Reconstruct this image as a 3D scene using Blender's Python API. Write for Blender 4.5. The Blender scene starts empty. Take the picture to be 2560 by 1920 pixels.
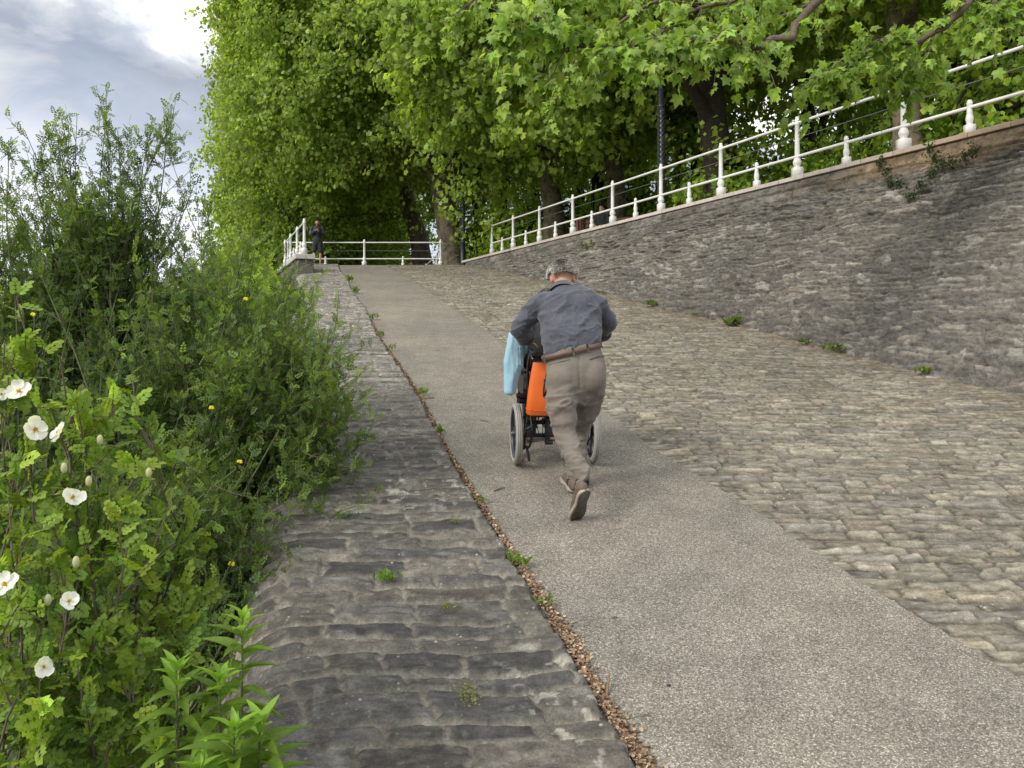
import bpy, math, random
import numpy as np
from mathutils import Vector

# ------------------------------------------------------------------ camera, world, sun
S = bpy.context.scene
COL = S.collection
FPX, CX, HZ, EYE = 1934.0, 1280.0, 843.0, 1.97      # focal length / centre / horizon row in photo pixels, eye height
cam_d = bpy.data.cameras.new("camera"); cam = bpy.data.objects.new("camera", cam_d); COL.objects.link(cam)
cam.location = (0, 0, EYE); cam.rotation_euler = (math.radians(90), 0, 0)
cam_d.sensor_width = 36; cam_d.lens = FPX / 2560 * 36; cam_d.shift_y = -(960 - HZ) / 2560
cam_d.clip_start = .05; cam_d.clip_end = 3000
S.camera = cam
S.view_settings.view_transform = 'Standard'; S.view_settings.look = 'None'
S.view_settings.gamma = 1; S.view_settings.exposure = 0.5
S.cycles.max_bounces = 9; S.cycles.diffuse_bounces = 6; S.cycles.transmission_bounces = 6
S.cycles.glossy_bounces = 2; S.cycles.caustics_reflective = False; S.cycles.caustics_refractive = False

SUN = Vector((-.62, -.52, .56)).normalized()
W = bpy.data.worlds.new("World"); S.world = W; W.use_nodes = True
def build_world():
    nt = W.node_tree; N = nt.nodes; L = nt.links; N.clear()
    out = N.new('ShaderNodeOutputWorld'); bg = N.new('ShaderNodeBackground'); bg.inputs[1].default_value = .1
    sky = N.new('ShaderNodeTexSky'); sky.sky_type = 'NISHITA'; sky.sun_disc = False
    sky.sun_elevation = math.asin(SUN.z); sky.sun_rotation = math.atan2(SUN.x, SUN.y)
    tc = N.new('ShaderNodeTexCoord'); sp = N.new('ShaderNodeSeparateXYZ'); L.new(tc.outputs['Generated'], sp.inputs[0])
    mp = N.new('ShaderNodeMapping'); mp.inputs['Scale'].default_value = (1, 1, 2.2); mp.inputs['Rotation'].default_value = (0, .25, 0)
    L.new(tc.outputs['Generated'], mp.inputs[0])
    def noise(scale, det, rough, dist=0.0):
        n = N.new('ShaderNodeTexNoise'); n.inputs['Scale'].default_value = scale; n.inputs['Detail'].default_value = det
        n.inputs['Roughness'].default_value = rough; n.inputs['Distortion'].default_value = dist
        L.new(mp.outputs[0], n.inputs['Vector']); return n.outputs[0]
    def M(op, a, b, c=None):
        n = N.new('ShaderNodeMath'); n.operation = op
        for i, v in enumerate((a, b, c)):
            if v is None: continue
            if isinstance(v, (int, float)): n.inputs[i].default_value = v
            else: L.new(v, n.inputs[i])
        return n.outputs[0]
    def ramp(v, pts):
        r = N.new('ShaderNodeValToRGB'); e = r.color_ramp.elements
        while len(e) < len(pts): e.new(.5)
        for q, (p, c) in zip(e, pts): q.position = p; q.color = c
        L.new(v, r.inputs[0]); return r.outputs[0]
    n1 = noise(3.2, 7, .55, .3); n2 = noise(9, 8, .6, .6); n3 = noise(2.1, 4, .5)
    # bright cloud edge above a grey-blue bank that thins towards the horizon
    e = M('ADD', M('MULTIPLY_ADD', sp.outputs[0], .22, sp.outputs[2]), M('MULTIPLY', M('SUBTRACT', n1, .5), .34))
    e = M('ADD', e, M('MULTIPLY', M('SUBTRACT', n2, .5), .13))
    bank = ramp(e, [(.0, (8.2, 8.5, 9.0, 1)), (.06, (5.9, 6.4, 7.3, 1)), (.145, (4.1, 4.55, 5.4, 1)), (.215, (3.2, 3.55, 4.2, 1)),
                    (.258, (5.0, 5.3, 5.8, 1)), (.30, (10.0, 10.0, 10.1, 1)), (.6, (10.5, 10.6, 10.8, 1))])
    left = ramp(M('ADD', M('MULTIPLY', sp.outputs[0], -1.0), M('MULTIPLY', M('SUBTRACT', n2, .5), .35)),
                [(.48, (0, 0, 0, 1)), (.60, (1, 1, 1, 1))])
    mx = N.new('ShaderNodeMixRGB'); L.new(M('MULTIPLY', left, .75), mx.inputs[0]); L.new(bank, mx.inputs[1]); mx.inputs[2].default_value = (8.0, 7.8, 7.6, 1)
    cover = ramp(n3, [(.30, (0.55, 0.55, 0.55, 1)), (.5, (1, 1, 1, 1))])
    mx2 = N.new('ShaderNodeMixRGB'); L.new(cover, mx2.inputs[0]); L.new(sky.outputs[0], mx2.inputs[1]); L.new(mx.outputs[0], mx2.inputs[2])
    L.new(mx2.outputs[0], bg.inputs[0]); L.new(bg.outputs[0], out.inputs[0])
build_world()
sd = bpy.data.lights.new("sun", 'SUN'); sd.energy = 2.1; sd.angle = math.radians(22); sd.color = (1, .94, .84)
so = bpy.data.objects.new("sun", sd); COL.objects.link(so); so.rotation_euler = SUN.to_track_quat('Z', 'Y').to_euler(); so.location = (-20, 0, 40)

# ------------------------------------------------------------------ helpers
rng = np.random.default_rng(7)
def A(*a): return np.array(a, dtype=float)
def P(px, py, Y): return A((px - CX) / FPX * Y, Y, EYE - (py - HZ) / FPX * Y)
SL = .161
def rampz(Y):
    Y = np.asarray(Y, dtype=float); a, b = 28.3, 31.7
    t = np.clip((Y - a) / (b - a), 0, 1)
    return SL * np.minimum(Y, a) + SL * (b - a) * (t - t * t / 2)
def onramp(px, py):
    Y = EYE * FPX / (py - (HZ - SL * FPX)); return A((px - CX) / FPX * Y, Y, SL * Y)
TOPZ = float(rampz(40.))
def nrm(v): return v / (np.linalg.norm(v, axis=-1, keepdims=True) + 1e-12)

def link(o, parent=None):
    COL.objects.link(o)
    if parent is not None:
        o.parent = parent
    return o
def mk(name, V, F, mat, parent=None, smooth=True, col=None, origin=None):
    """one mesh object from arrays; V world coords; F an (n,k) array or a list of those"""
    V = np.asarray(V, dtype=np.float32).reshape(-1, 3)
    org = np.zeros(3) if origin is None else np.asarray(origin, dtype=float)
    if parent is not None: org = np.array(parent.get('_org', (0, 0, 0)))
    V = V - org.astype(np.float32)
    Fs = F if isinstance(F, list) and np.ndim(F[0]) == 2 else [F]
    Fs = [np.asarray(f, dtype=np.int32) for f in Fs if len(f)]
    me = bpy.data.meshes.new(name)
    me.vertices.add(len(V)); me.vertices.foreach_set('co', V.ravel())
    nl = sum(f.size for f in Fs); npl = sum(len(f) for f in Fs)
    me.loops.add(nl); me.loops.foreach_set('vertex_index', np.concatenate([f.ravel() for f in Fs]))
    starts = []; c = 0
    for f in Fs:
        starts.append(c + np.arange(len(f)) * f.shape[1]); c += f.size
    me.polygons.add(npl); me.polygons.foreach_set('loop_start', np.concatenate(starts).astype(np.int32))
    me.update(calc_edges=True)
    me.polygons.foreach_set('use_smooth', np.full(npl, smooth))
    if col is not None:
        c4 = np.ones((len(V), 4), dtype=np.float32); c4[:, :3] = col
        at = me.attributes.new('col', 'FLOAT_COLOR', 'POINT'); at.data.foreach_set('color', c4.ravel())
    me.materials.append(mat); me.update()
    o = bpy.data.objects.new(name, me)
    if parent is None:
        o.location = org; o['_org'] = list(org)
    else: o['_org'] = list(org)
    return link(o, parent)
def tag(o, label=None, cat=None, group=None, kind=None):
    if label: o['label'] = label
    if cat: o['category'] = cat
    if group: o['group'] = group
    if kind: o['kind'] = kind
    return o
def thing(name, loc, label, cat, group=None):
    o = bpy.data.objects.new(name, None); o.location = loc; o['_org'] = list(map(float, loc)); o.empty_display_size = .2
    link(o); return tag(o, label, cat, group)
class MB:
    def __init__(s): s.V = []; s.F = {}; s.n = 0; s.C = []
    def add(s, V, F, c=None):
        V = np.asarray(V, float).reshape(-1, 3)
        for f in (F if isinstance(F, list) and np.ndim(F[0]) == 2 else [F]):
            f = np.asarray(f)
            if len(f): s.F.setdefault(f.shape[1], []).append(f + s.n)
        s.V.append(V); s.n += len(V)
        s.C.append(np.broadcast_to(np.asarray(c if c is not None else (1, 1, 1), float), (len(V), 3)))
        return s
    def build(s, name, mat, parent=None, smooth=True, origin=None):
        return mk(name, np.concatenate(s.V), [np.concatenate(f) for f in s.F.values()], mat, parent, smooth, np.concatenate(s.C), origin)
    def box(s, c, size, R=None, bev=.0, col=None):
        c = np.asarray(c, float); h = np.asarray(size, float) / 2
        if bev <= 0: bev = min(h) * .12
        V = []
        for sx in (-1, 1):
            for sy in (-1, 1):
                for sz in (-1, 1):
                    for ax in range(3):
                        q = h - bev; q[ax] = h[ax]; V.append(q * (sx, sy, sz))
        V = np.array(V)
        idx = lambda x, y, z, a: ((x * 2 + y) * 2 + z) * 3 + a
        F4 = []; F3 = []
        for a in range(3):
            b, d = [i for i in range(3) if i != a]
            for sgn in (0, 1):
                q = []
                for (u, v) in ((0, 0), (1, 0), (1, 1), (0, 1)):
                    k = [0, 0, 0]; k[a] = sgn; k[b] = u; k[d] = v; q.append(idx(*k, a))
                flip = (sgn == 0) != (a == 1)
                F4.append(q[::-1] if flip else q)
            for u in (0, 1):
                for v in (0, 1):
                    k0 = [0, 0, 0]; k0[b] = u; k0[d] = v; k1 = list(k0); k1[a] = 1
                    F4.append([idx(*k0, b), idx(*k1, b), idx(*k1, d), idx(*k0, d)])
        for x in (0, 1):
            for y in (0, 1):
                for z in (0, 1): F3.append([idx(x, y, z, i) for i in range(3)])
        if R is not None: V = V @ np.asarray(R).T
        return s.add(V + c, [np.array(F4), np.array(F3)], col)
    def tube(s, pts, rad, n=10, col=None, cap=True, side=None):
        V, F = tube(pts, rad, n, side=side, cap=cap); return s.add(V, F, col)
    def lathe(s, base, prof, n=14, col=None, rot=0.0):
        """prof: (radius, z) rows; n sides"""
        a = np.arange(n) * 2 * math.pi / n + rot; prof = np.asarray(prof, float); k = len(prof)
        V = np.stack([prof[:, None, 0] * np.cos(a), prof[:, None, 0] * np.sin(a), np.repeat(prof[:, 1:2], n, 1)], -1).reshape(-1, 3) + base
        return s.add(V, grid_faces(k, n, wrap=True), col)
def grid_faces(r, c, wrap=False):
    i = np.arange(r - 1)[:, None]; j = np.arange(c if wrap else c - 1)[None, :]; j2 = (j + 1) % c
    return np.stack([i * c + j, i * c + j2, (i + 1) * c + j2, (i + 1) * c + j], -1).reshape(-1, 4)
def tubes(Pn, Rn, n=5):
    """batch of tubes: Pn (N,K,3), Rn (N,K)"""
    N_, K = Rn.shape
    T = np.gradient(Pn, axis=1); T = nrm(T)
    ref = np.where(np.abs(T[:, :1, 2:3]) > .8, A(1, 0, 0), A(0, 0, 1)) * np.ones_like(T)
    U = nrm(ref - (ref * T).sum(-1, keepdims=True) * T); Vv = np.cross(T, U)
    a = np.arange(n) * 2 * math.pi / n
    V = Pn[:, :, None] + Rn[:, :, None, None] * (U[:, :, None] * np.cos(a)[None, None, :, None] + Vv[:, :, None] * np.sin(a)[None, None, :, None])
    f = grid_faces(K, n, True); F = (f[None] + (np.arange(N_) * K * n)[:, None, None]).reshape(-1, 4)
    return V.reshape(-1, 3), F
def smoothpath(pts, sub=4):
    p = np.asarray(pts, float)
    if len(p) < 3: return p
    q = np.vstack([2 * p[0] - p[1], p, 2 * p[-1] - p[-2]]); out = []
    for i in range(len(p) - 1):
        a, b, c, d = q[i:i + 4]
        for t in np.arange(sub) / sub:
            out.append(.5 * ((2 * b) + (c - a) * t + (2 * a - 5 * b + 4 * c - d) * t * t + (3 * b - a - 3 * c + d) * t ** 3))
    out.append(p[-1]); return np.array(out)
def tube(pts, rad, n=12, side=None, cap=True, sub=4):
    """smooth tube; rad: scalar, per-point radius or per-point (side radius, other radius)"""
    pts = np.asarray(pts, float); rad = np.asarray(rad, float)
    if rad.ndim == 0: rad = np.full(len(pts), float(rad))
    if rad.ndim == 1: rad = np.stack([rad, rad], -1)
    if len(pts) > 2:
        both = smoothpath(np.hstack([pts, rad]), sub)
    else: both = np.hstack([pts, rad])
    p, r = both[:, :3], np.abs(both[:, 3:])
    T = nrm(np.gradient(p, axis=0))
    if cap:
        for e, sg in ((0, -1), (-1, 1)):
            m = r[e].min() * (1. if cap is True else cap)
            ex = [(p[e] + T[e] * sg * m * math.sin(t), r[e] * math.cos(t)) for t in (.6, 1.1, 1.45)]
            if e == 0:
                p = np.vstack([[x[0] for x in ex[::-1]], p]); r = np.vstack([[x[1] for x in ex[::-1]], r]); T = np.vstack([np.repeat(T[:1], 3, 0), T])
            else:
                p = np.vstack([p, [x[0] for x in ex]]); r = np.vstack([r, [x[1] for x in ex]]); T = np.vstack([T, np.repeat(T[-1:], 3, 0)])
    if side is None: side = A(1, 0, 0) if abs(T[len(T) // 2][0]) < .8 else A(0, 1, 0)
    U = nrm(side - (T * side).sum(-1, keepdims=True) * T); Vv = np.cross(T, U)
    a = np.arange(n) * 2 * math.pi / n
    V = p[:, None] + U[:, None] * (r[:, 0, None, None] * np.cos(a)[None, :, None]) + Vv[:, None] * (r[:, 1, None, None] * np.sin(a)[None, :, None])
    F = [grid_faces(len(p), n, True)]
    if cap: F += [np.arange(n)[::-1][None], (np.arange(n) + (len(p) - 1) * n)[None]]
    return V.reshape(-1, 3), F
def ellipsoid(c, r, R=None, n=16):
    th = np.linspace(0.001, math.pi - .001, n); a = np.arange(n) * 2 * math.pi / n
    V = np.stack([np.sin(th)[:, None] * np.cos(a), np.sin(th)[:, None] * np.sin(a), np.cos(th)[:, None] + 0 * a], -1).reshape(-1, 3) * np.asarray(r)
    if R is not None: V = V @ np.asarray(R).T
    return V + np.asarray(c), [grid_faces(n, n, True)[:, ::-1]]
def union(parts, voxel, smooth=4):
    """voxel union of closed shapes -> arrays"""
    mb = MB()
    for V, F in parts: mb.add(V, F)
    me = bpy.data.meshes.new('tmp')
    V = np.concatenate(mb.V); F = [list(map(int, q)) for fs in mb.F.values() for f in fs for q in f]
    me.from_pydata([tuple(v) for v in V], [], F); me.update()
    o = bpy.data.objects.new('tmp', me); COL.objects.link(o)
    m = o.modifiers.new('r', 'REMESH'); m.mode = 'VOXEL'; m.voxel_size = voxel
    m2 = o.modifiers.new('s', 'SMOOTH'); m2.iterations = smooth; m2.factor = .5
    dg = bpy.context.evaluated_depsgraph_get(); dg.update()
    me2 = bpy.data.meshes.new_from_object(o.evaluated_get(dg))
    n = len(me2.vertices); V = np.empty(n * 3, dtype=np.float32); me2.vertices.foreach_get('co', V)
    NN = np.empty(n * 3, dtype=np.float32); me2.vertices.foreach_get('normal', NN)
    F4 = np.array([p.vertices[:] for p in me2.polygons if len(p.vertices) == 4], dtype=np.int32)
    F3 = np.array([p.vertices[:] for p in me2.polygons if len(p.vertices) == 3], dtype=np.int32)
    bpy.data.objects.remove(o); bpy.data.meshes.remove(me); bpy.data.meshes.remove(me2)
    return V.reshape(-1, 3).astype(float), [f for f in (F4, F3) if len(f)], NN.reshape(-1, 3).astype(float)

def h2(ix, iy, seed=0):
    ix = np.asarray(ix, dtype=np.int64); iy = np.asarray(iy, dtype=np.int64)
    h = (ix * 374761393 + iy * 668265263 + seed * 974634777) & 0xffffffff
    h = ((h ^ (h >> 13)) * 1274126177) & 0xffffffff
    h = ((h ^ (h >> 15)) * 2246822519) & 0xffffffff
    return ((h ^ (h >> 16)) & 0xffffff) / float(0x1000000)
def vn(x, y, seed=0):
    x = np.asarray(x, float); y = np.asarray(y, float); i = np.floor(x); j = np.floor(y); u = x - i; v = y - j
    u = u * u * (3 - 2 * u); v = v * v * (3 - 2 * v); i = i.astype(np.int64); j = j.astype(np.int64)
    return (h2(i, j, seed) * (1 - u) + h2(i + 1, j, seed) * u) * (1 - v) + (h2(i, j + 1, seed) * (1 - u) + h2(i + 1, j + 1, seed) * u) * v
def fbm(x, y, o=4, seed=0):
    s = 0; a = .5; t = 0
    for k in range(o):
        s = s + a * vn(x * 2 ** k, y * 2 ** k, seed + k * 17); t += a; a *= .5
    return s / t
def sst(a, b, x):
    t = np.clip((x - a) / (b - a), 0, 1); return t * t * (3 - 2 * t)
def stones(a, b, L, H, seed, wav=.35, joint=.012, rnd=.03):
    """coursed stones. a runs along the courses, b across. -> (profile 0..1, stone id 0..1, second id, joint distance)"""
    b = b + (fbm(a * 1.1 / L, b * .7 / H, 3, seed) - .5) * wav * H * 2.0
    cb = b / H; c = np.floor(cb); 
    def edge(i): return i + (h2(i, i * 0 + 5, seed) - .5) * .5
    lo = edge(c); c = np.where(cb < lo, c - 1, c); c = np.where(cb >= edge(c + 1), c + 1, c)
    db = np.minimum(cb - edge(c), edge(c + 1) - cb) * H
    Lc = L * (.75 + .6 * h2(c, c * 0 + 9, seed)); pa = a / Lc + h2(c, c * 0 + 3, seed) * 7 + (fbm(b * 3 / H, a / L, 2, seed + 5) - .5) * .16
    k = np.floor(pa)
    def e2(i): return i + (h2(i, c, seed + 1) - .5) * .7
    k = np.where(pa < e2(k), k - 1, k); k = np.where(pa >= e2(k + 1), k + 1, k)
    da = np.minimum(pa - e2(k), e2(k + 1) - pa) * Lc
    r = rnd
    d = np.minimum(da, db); 
    corner = np.sqrt(np.clip(r - da, 0, r) ** 2 + np.clip(r - db, 0, r) ** 2)
    d = np.where((da < r) & (db < r), r - corner, d)
    d = d + (fbm(a * 60, b * 60, 2, seed + 8) - .5) * .012
    return sst(joint * .4, joint + rnd, d), h2(k, c, seed + 2), h2(k, c, seed + 3), d

# ------------------------------------------------------------------ materials
def mat(name, base=(.5, .5, .5), rough=.6, spec=.5, metal=0.0, attr=False, noise=0.0, nscale=20, bump=0.0, bscale=60, det=6, trans=0.0, sheen=0.0, extra=None, bdist=.01):
    m = bpy.data.materials.new(name); m.use_nodes = True; nt = m.node_tree; N = nt.nodes; L = nt.links
    bs = N['Principled BSDF']; bs.inputs['Roughness'].default_value = rough; bs.inputs['Metallic'].default_value = metal
    bs.inputs['Specular IOR Level'].default_value = spec
    if sheen: bs.inputs['Sheen Weight'].default_value = sheen
    tc = N.new('ShaderNodeTexCoord'); co = tc.outputs['Object']
    if attr:
        at = N.new('ShaderNodeAttribute'); at.attribute_name = 'col'; c = at.outputs['Color']
        if base != (.5, .5, .5):
            mm = N.new('ShaderNodeMixRGB'); mm.blend_type = 'MULTIPLY'; mm.inputs[0].default_value = 1; mm.inputs[2].default_value = (*base, 1); L.new(c, mm.inputs[1]); c = mm.outputs[0]
    else:
        rgb = N.new('ShaderNodeRGB'); rgb.outputs[0].default_value = (*base, 1); c = rgb.outputs[0]
    def ns(scale, d=det, r=.6):
        n = N.new('ShaderNodeTexNoise'); n.inputs['Scale'].default_value = scale; n.inputs['Detail'].default_value = d; n.inputs['Roughness'].default_value = r
        L.new(co, n.inputs['Vector']); return n.outputs[0]
    def rp(v, pts):
        r = N.new('ShaderNodeValToRGB'); e = r.color_ramp.elements
        while len(e) < len(pts): e.new(.5)
        for q, (p, cc) in zip(e, pts): q.position = p; q.color = cc if len(cc) == 4 else (*cc, 1)
        L.new(v, r.inputs[0]); return r.outputs[0]
    def mixc(f, a, b, mode='MIX'):
        n = N.new('ShaderNodeMixRGB'); n.blend_type = mode
        for i, v in enumerate((f, a, b)):
            if isinstance(v, (int, float)): n.inputs[i].default_value = v
            elif isinstance(v, tuple): n.inputs[i].default_value = (*v, 1)
            else: L.new(v, n.inputs[i])
        return n.outputs[0]
    if noise:
        lo, hi = 1 - noise, 1 + noise
        c = mixc(1.0, c, rp(ns(nscale), [(.3, (lo, lo, lo)), (.7, (hi, hi, hi))]), 'MULTIPLY')
    if extra: c = extra(N, L, ns, rp, mixc, c, co) or c
    L.new(c, bs.inputs['Base Color'])
    if bump:
        b = N.new('ShaderNodeBump'); b.inputs['Strength'].default_value = bump; b.inputs['Distance'].default_value = bdist
        L.new(ns(bscale, 5, .65), b.inputs['Height']); L.new(b.outputs[0], bs.inputs['Normal'])
    if trans:
        out = N['Material Output']; tr = N.new('ShaderNodeBsdfTranslucent'); mx = N.new('ShaderNodeMixShader'); mx.inputs[0].default_value = trans
        L.new(mixc(1.0, c, (1.25, 1.3, .6), 'MULTIPLY'), tr.inputs[0]); L.new(bs.outputs[0], mx.inputs[1]); L.new(tr.outputs[0], mx.inputs[2]); L.new(mx.outputs[0], out.inputs[0])
    return m
def vor(N, L, co, scale, feat='F1', rand=1.0, vec=None):
    v = N.new('ShaderNodeTexVoronoi'); v.feature = feat; v.inputs['Scale'].default_value = scale; v.inputs['Randomness'].default_value = rand
    L.new(vec if vec is not None else co, v.inputs['Vector']); return v
def asphalt_x(N, L, ns, rp, mixc, c, co):
    v = vor(N, L, co, 170); sp = N.new('ShaderNodeSeparateColor'); L.new(v.outputs['Color'], sp.inputs[0])
    g = rp(sp.outputs[0], [(.0, (.14, .132, .12)), (.3, (.22, .207, .188)), (.6, (.29, .275, .25)), (.85, (.36, .345, .315)), (1., (.58, .56, .52))])
    dark = rp(v.outputs['Distance'], [(.25, (1, 1, 1)), (.8, (.60, .59, .58))])
    c = mixc(1.0, g, dark, 'MULTIPLY')
    big = rp(ns(.55, 5, .6), [(.3, (.80, .80, .82)), (.7, (1.13, 1.10, 1.05))]); c = mixc(1.0, c, big, 'MULTIPLY'); c = mixc(1.0, c, (.97, .96, .90), 'MULTIPLY')
    med = rp(ns(4.5, 5, .6), [(.35, (.88, .87, .86)), (.65, (1.1, 1.1, 1.1))]); return mixc(1.0, c, med, 'MULTIPLY')
def lichen_x(amount, colr=(.42, .41, .36)):
    def f(N, L, ns, rp, mixc, c, co):
        c = mixc(1.0, c, rp(ns(14, 8, .7), [(.3, (.62, .62, .63)), (.7, (1.38, 1.36, 1.32))]), 'MULTIPLY')
        c = mixc(1.0, c, rp(ns(90, 4, .7), [(.35, (.78, .78, .78)), (.68, (1.25, 1.25, 1.25))]), 'MULTIPLY')
        m = rp(ns(7, 9, .75), [(.66 - amount * .05, (0, 0, 0)), (.72, (1, 1, 1))])
        c = mixc(mixc(1.0, m, (.65, .65, .65), 'MULTIPLY'), c, colr)
        v = vor(N, L, co, 22); m2 = rp(v.outputs['Distance'], [(.10 + .07 * amount, (1, 1, 1)), (.16 + .1 * amount, (0, 0, 0))])
        m3 = rp(ns(2.3, 3, .5), [(.48, (0, 0, 0)), (.62, (1, 1, 1))]); mm = mixc(1.0, m2, m3, 'MULTIPLY')
        return mixc(mm, c, tuple(x * 1.25 for x in colr))
    return f
def bark_x(N, L, ns, rp, mixc, c, co):
    m = rp(ns(3.5, 3, .4), [(.42, (0, 0, 0)), (.47, (1, 1, 1))])
    m2 = rp(ns(6.0, 3, .4), [(.56, (0, 0, 0)), (.60, (1, 1, 1))])
    c = mixc(m, c, mixc(1.0, c, (1.55, 1.5, 1.4), 'MULTIPLY')); return mixc(m2, c, mixc(1.0, c, (.6, .56, .5), 'MULTIPLY'))
M_ = {}
M_['asphalt'] = mat('asphalt', rough=.9, spec=.25, bump=.5, bscale=150, extra=asphalt_x, bdist=.004)
M_['strip'] = mat('strip_stone', attr=True, rough=.88, spec=.25, bump=1.0, bscale=55, bdist=.012, extra=lichen_x(.1, (.30, .295, .26)))
M_['cobble'] = mat('cobble_stone', attr=True, rough=.9, spec=.22, bump=.9, bscale=50, bdist=.014, extra=lichen_x(.25, (.33, .31, .26)))
M_['wallst'] = mat('wall_stone', attr=True, rough=.92, spec=.2, bump=1.0, bscale=28, bdist=.03, extra=lichen_x(.15, (.26, .255, .235)))
M_['coping'] = mat('coping_stone', attr=True, rough=.8, noise=.15, nscale=9, bump=.2)
M_['earth'] = mat('earth', base=(.17, .15, .11), rough=1, noise=.45, nscale=3, bump=.6, bscale=25, bdist=.03)
M_['grassland'] = mat('grass_ground', base=(.06, .075, .03), rough=1, noise=.5, nscale=2.2, bump=.7, bscale=30, bdist=.04)
M_['white'] = mat('white_paint', base=(.72, .72, .70), rough=.38, noise=.06, nscale=7, bump=.08, bscale=25)
M_['wire'] = mat('wire', base=(.25, .25, .25), rough=.5, metal=.6)
M_['leaf'] = mat('leaf', attr=True, rough=.5, spec=.35, trans=.56)
M_['leafn'] = mat('leaf_near', attr=True, rough=.48, spec=.35, trans=.45, noise=.18, nscale=40)
M_['bark'] = mat('plane_bark', base=(.115, .10, .075), rough=.9, spec=.2, bump=.6, bscale=9, bdist=.06, noise=.3, nscale=3, extra=bark_x)
M_['darkbark'] = mat('dark_bark', base=(.05, .042, .033), rough=.95, spec=.15, noise=.35, nscale=8, bump=.7, bscale=14, bdist=.04)
M_['twig'] = mat('twig', base=(.11, .085, .06), rough=.8, noise=.3, nscale=30)
M_['gtwig'] = mat('green_twig', base=(.10, .11, .05), rough=.75, noise=.3, nscale=30)
M_['litter'] = mat('litter', attr=True, rough=.9, spec=.2)
M_['petal'] = mat('petal', attr=True, rough=.55, trans=.35)
M_['bmetal'] = mat('black_metal', base=(.02, .021, .023), rough=.42, spec=.5, noise=.15)
M_['lampmetal'] = mat('lamp_metal', base=(.035, .04, .048), rough=.45, metal=.2, noise=.15)
M_['lampgrey'] = mat('pale_grey', base=(.35, .36, .38), rough=.5)
M_['rubber'] = mat('grey_tyre', base=(.30, .29, .265), rough=.75, noise=.12, nscale=40)
M_['plastic'] = mat('dark_plastic', base=(.028, .03, .045), rough=.4)
M_['chrome'] = mat('chrome', base=(.5, .5, .5), rough=.3, metal=.9)
M_['bfabric'] = mat('black_fabric', base=(.014, .015, .018), rough=.8, sheen=.1, noise=.2, nscale=20, bump=.2, bscale=200)
def weave_x(N, L, ns, rp, mixc, c, co):
    mp = N.new('ShaderNodeMapping'); mp.inputs['Scale'].default_value = (1, 1, .12); L.new(co, mp.inputs[0])
    n = N.new('ShaderNodeTexNoise'); n.inputs['Scale'].default_value = 130; n.inputs['Detail'].default_value = 3; L.new(mp.outputs[0], n.inputs['Vector'])
    return mixc(1.0, c, rp(n.outputs[0], [(.35, (.82, .82, .82)), (.65, (1.2, 1.2, 1.2))]), 'MULTIPLY')
M_['shirt'] = mat('slate_shirt', base=(.058, .064, .084), rough=.8, sheen=.25, noise=.16, nscale=9, bump=.5, bscale=16, bdist=.012, extra=weave_x)
M_['trouser'] = mat('taupe_cotton', base=(.165, .143, .12), rough=.85, sheen=.15, noise=.12, nscale=9, bump=.55, bscale=16, bdist=.012)
M_['belt'] = mat('brown_leather', base=(.125, .075, .058), rough=.5, noise=.15, nscale=30, bump=.15, bscale=120)
M_['shoe'] = mat('brown_suede', base=(.13, .095, .075), rough=.75, noise=.15, nscale=30, bump=.2, bscale=80)
M_['sole'] = mat('pale_sole', base=(.33, .28, .235), rough=.7, noise=.1)
M_['sole2'] = mat('worn_sole', base=(.085, .078, .068), rough=.8, noise=.25, nscale=40, bump=.5, bscale=70)
M_['sock'] = mat('navy_sock', base=(.014, .016, .028), rough=.9)
M_['skin'] = mat('skin', base=(.56, .31, .22), rough=.55, noise=.1, nscale=25, bump=.1, bscale=120)
M_['skin'].node_tree.nodes['Principled BSDF'].inputs['Subsurface Weight'].default_value = .12
M_['skin'].node_tree.nodes['Principled BSDF'].inputs['Subsurface Radius'].default_value = (.012, .005, .003)
M_['hair'] = mat('hair', attr=True, rough=.5, spec=.4)
M_['orange'] = mat('orange_leather', base=(.80, .16, .025), rough=.42, noise=.06, nscale=8, bump=.12, bscale=30, bdist=.006)
M_['blue'] = mat('light_blue_wool', base=(.27, .46, .56), rough=.95, sheen=.4, noise=.08, nscale=20, bump=.35, bscale=110, bdist=.006)
M_['dblue'] = mat('dark_jacket', base=(.012, .014, .022), rough=.7, sheen=.1, noise=.15, bump=.2, bscale=40)
M_['pale'] = mat('pale_cotton', base=(.5, .47, .42), rough=.9, noise=.1)
M_['phone'] = mat('phone_case', base=(.16, .17, .18), rough=.3)
M_['woodslat'] = mat('brown_slats', base=(.13, .06, .035), rough=.7, noise=.2, nscale=14)
M_['stick'] = mat('dry_stick', base=(.20, .12, .07), rough=.9, noise=.25, nscale=60)

# ------------------------------------------------------------------ the ramp's plan
def XA(Y): Y = np.asarray(Y, float); return 1.17 - .265 * Y + .03 * np.sin(Y * .9) * sst(3, 8, Y)
def XB(Y): Y = np.asarray(Y, float); return np.interp(Y, [-8, 0, 3.27, 6.09, 7.85, 21.1, 26, 31, 34], [5.4, 3.02, 2.16, 1.32, .87, -2.51, -3.85, -5.35, -6.1])
WTZ = 4.9
def XT(Y): return 11.58 - .453 * np.asarray(Y, float)
def WOFF(h): return .3 * h + .11 * h * h
def geo(a, b, n): return a * (b / a) ** np.linspace(0, 1, n)

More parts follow.
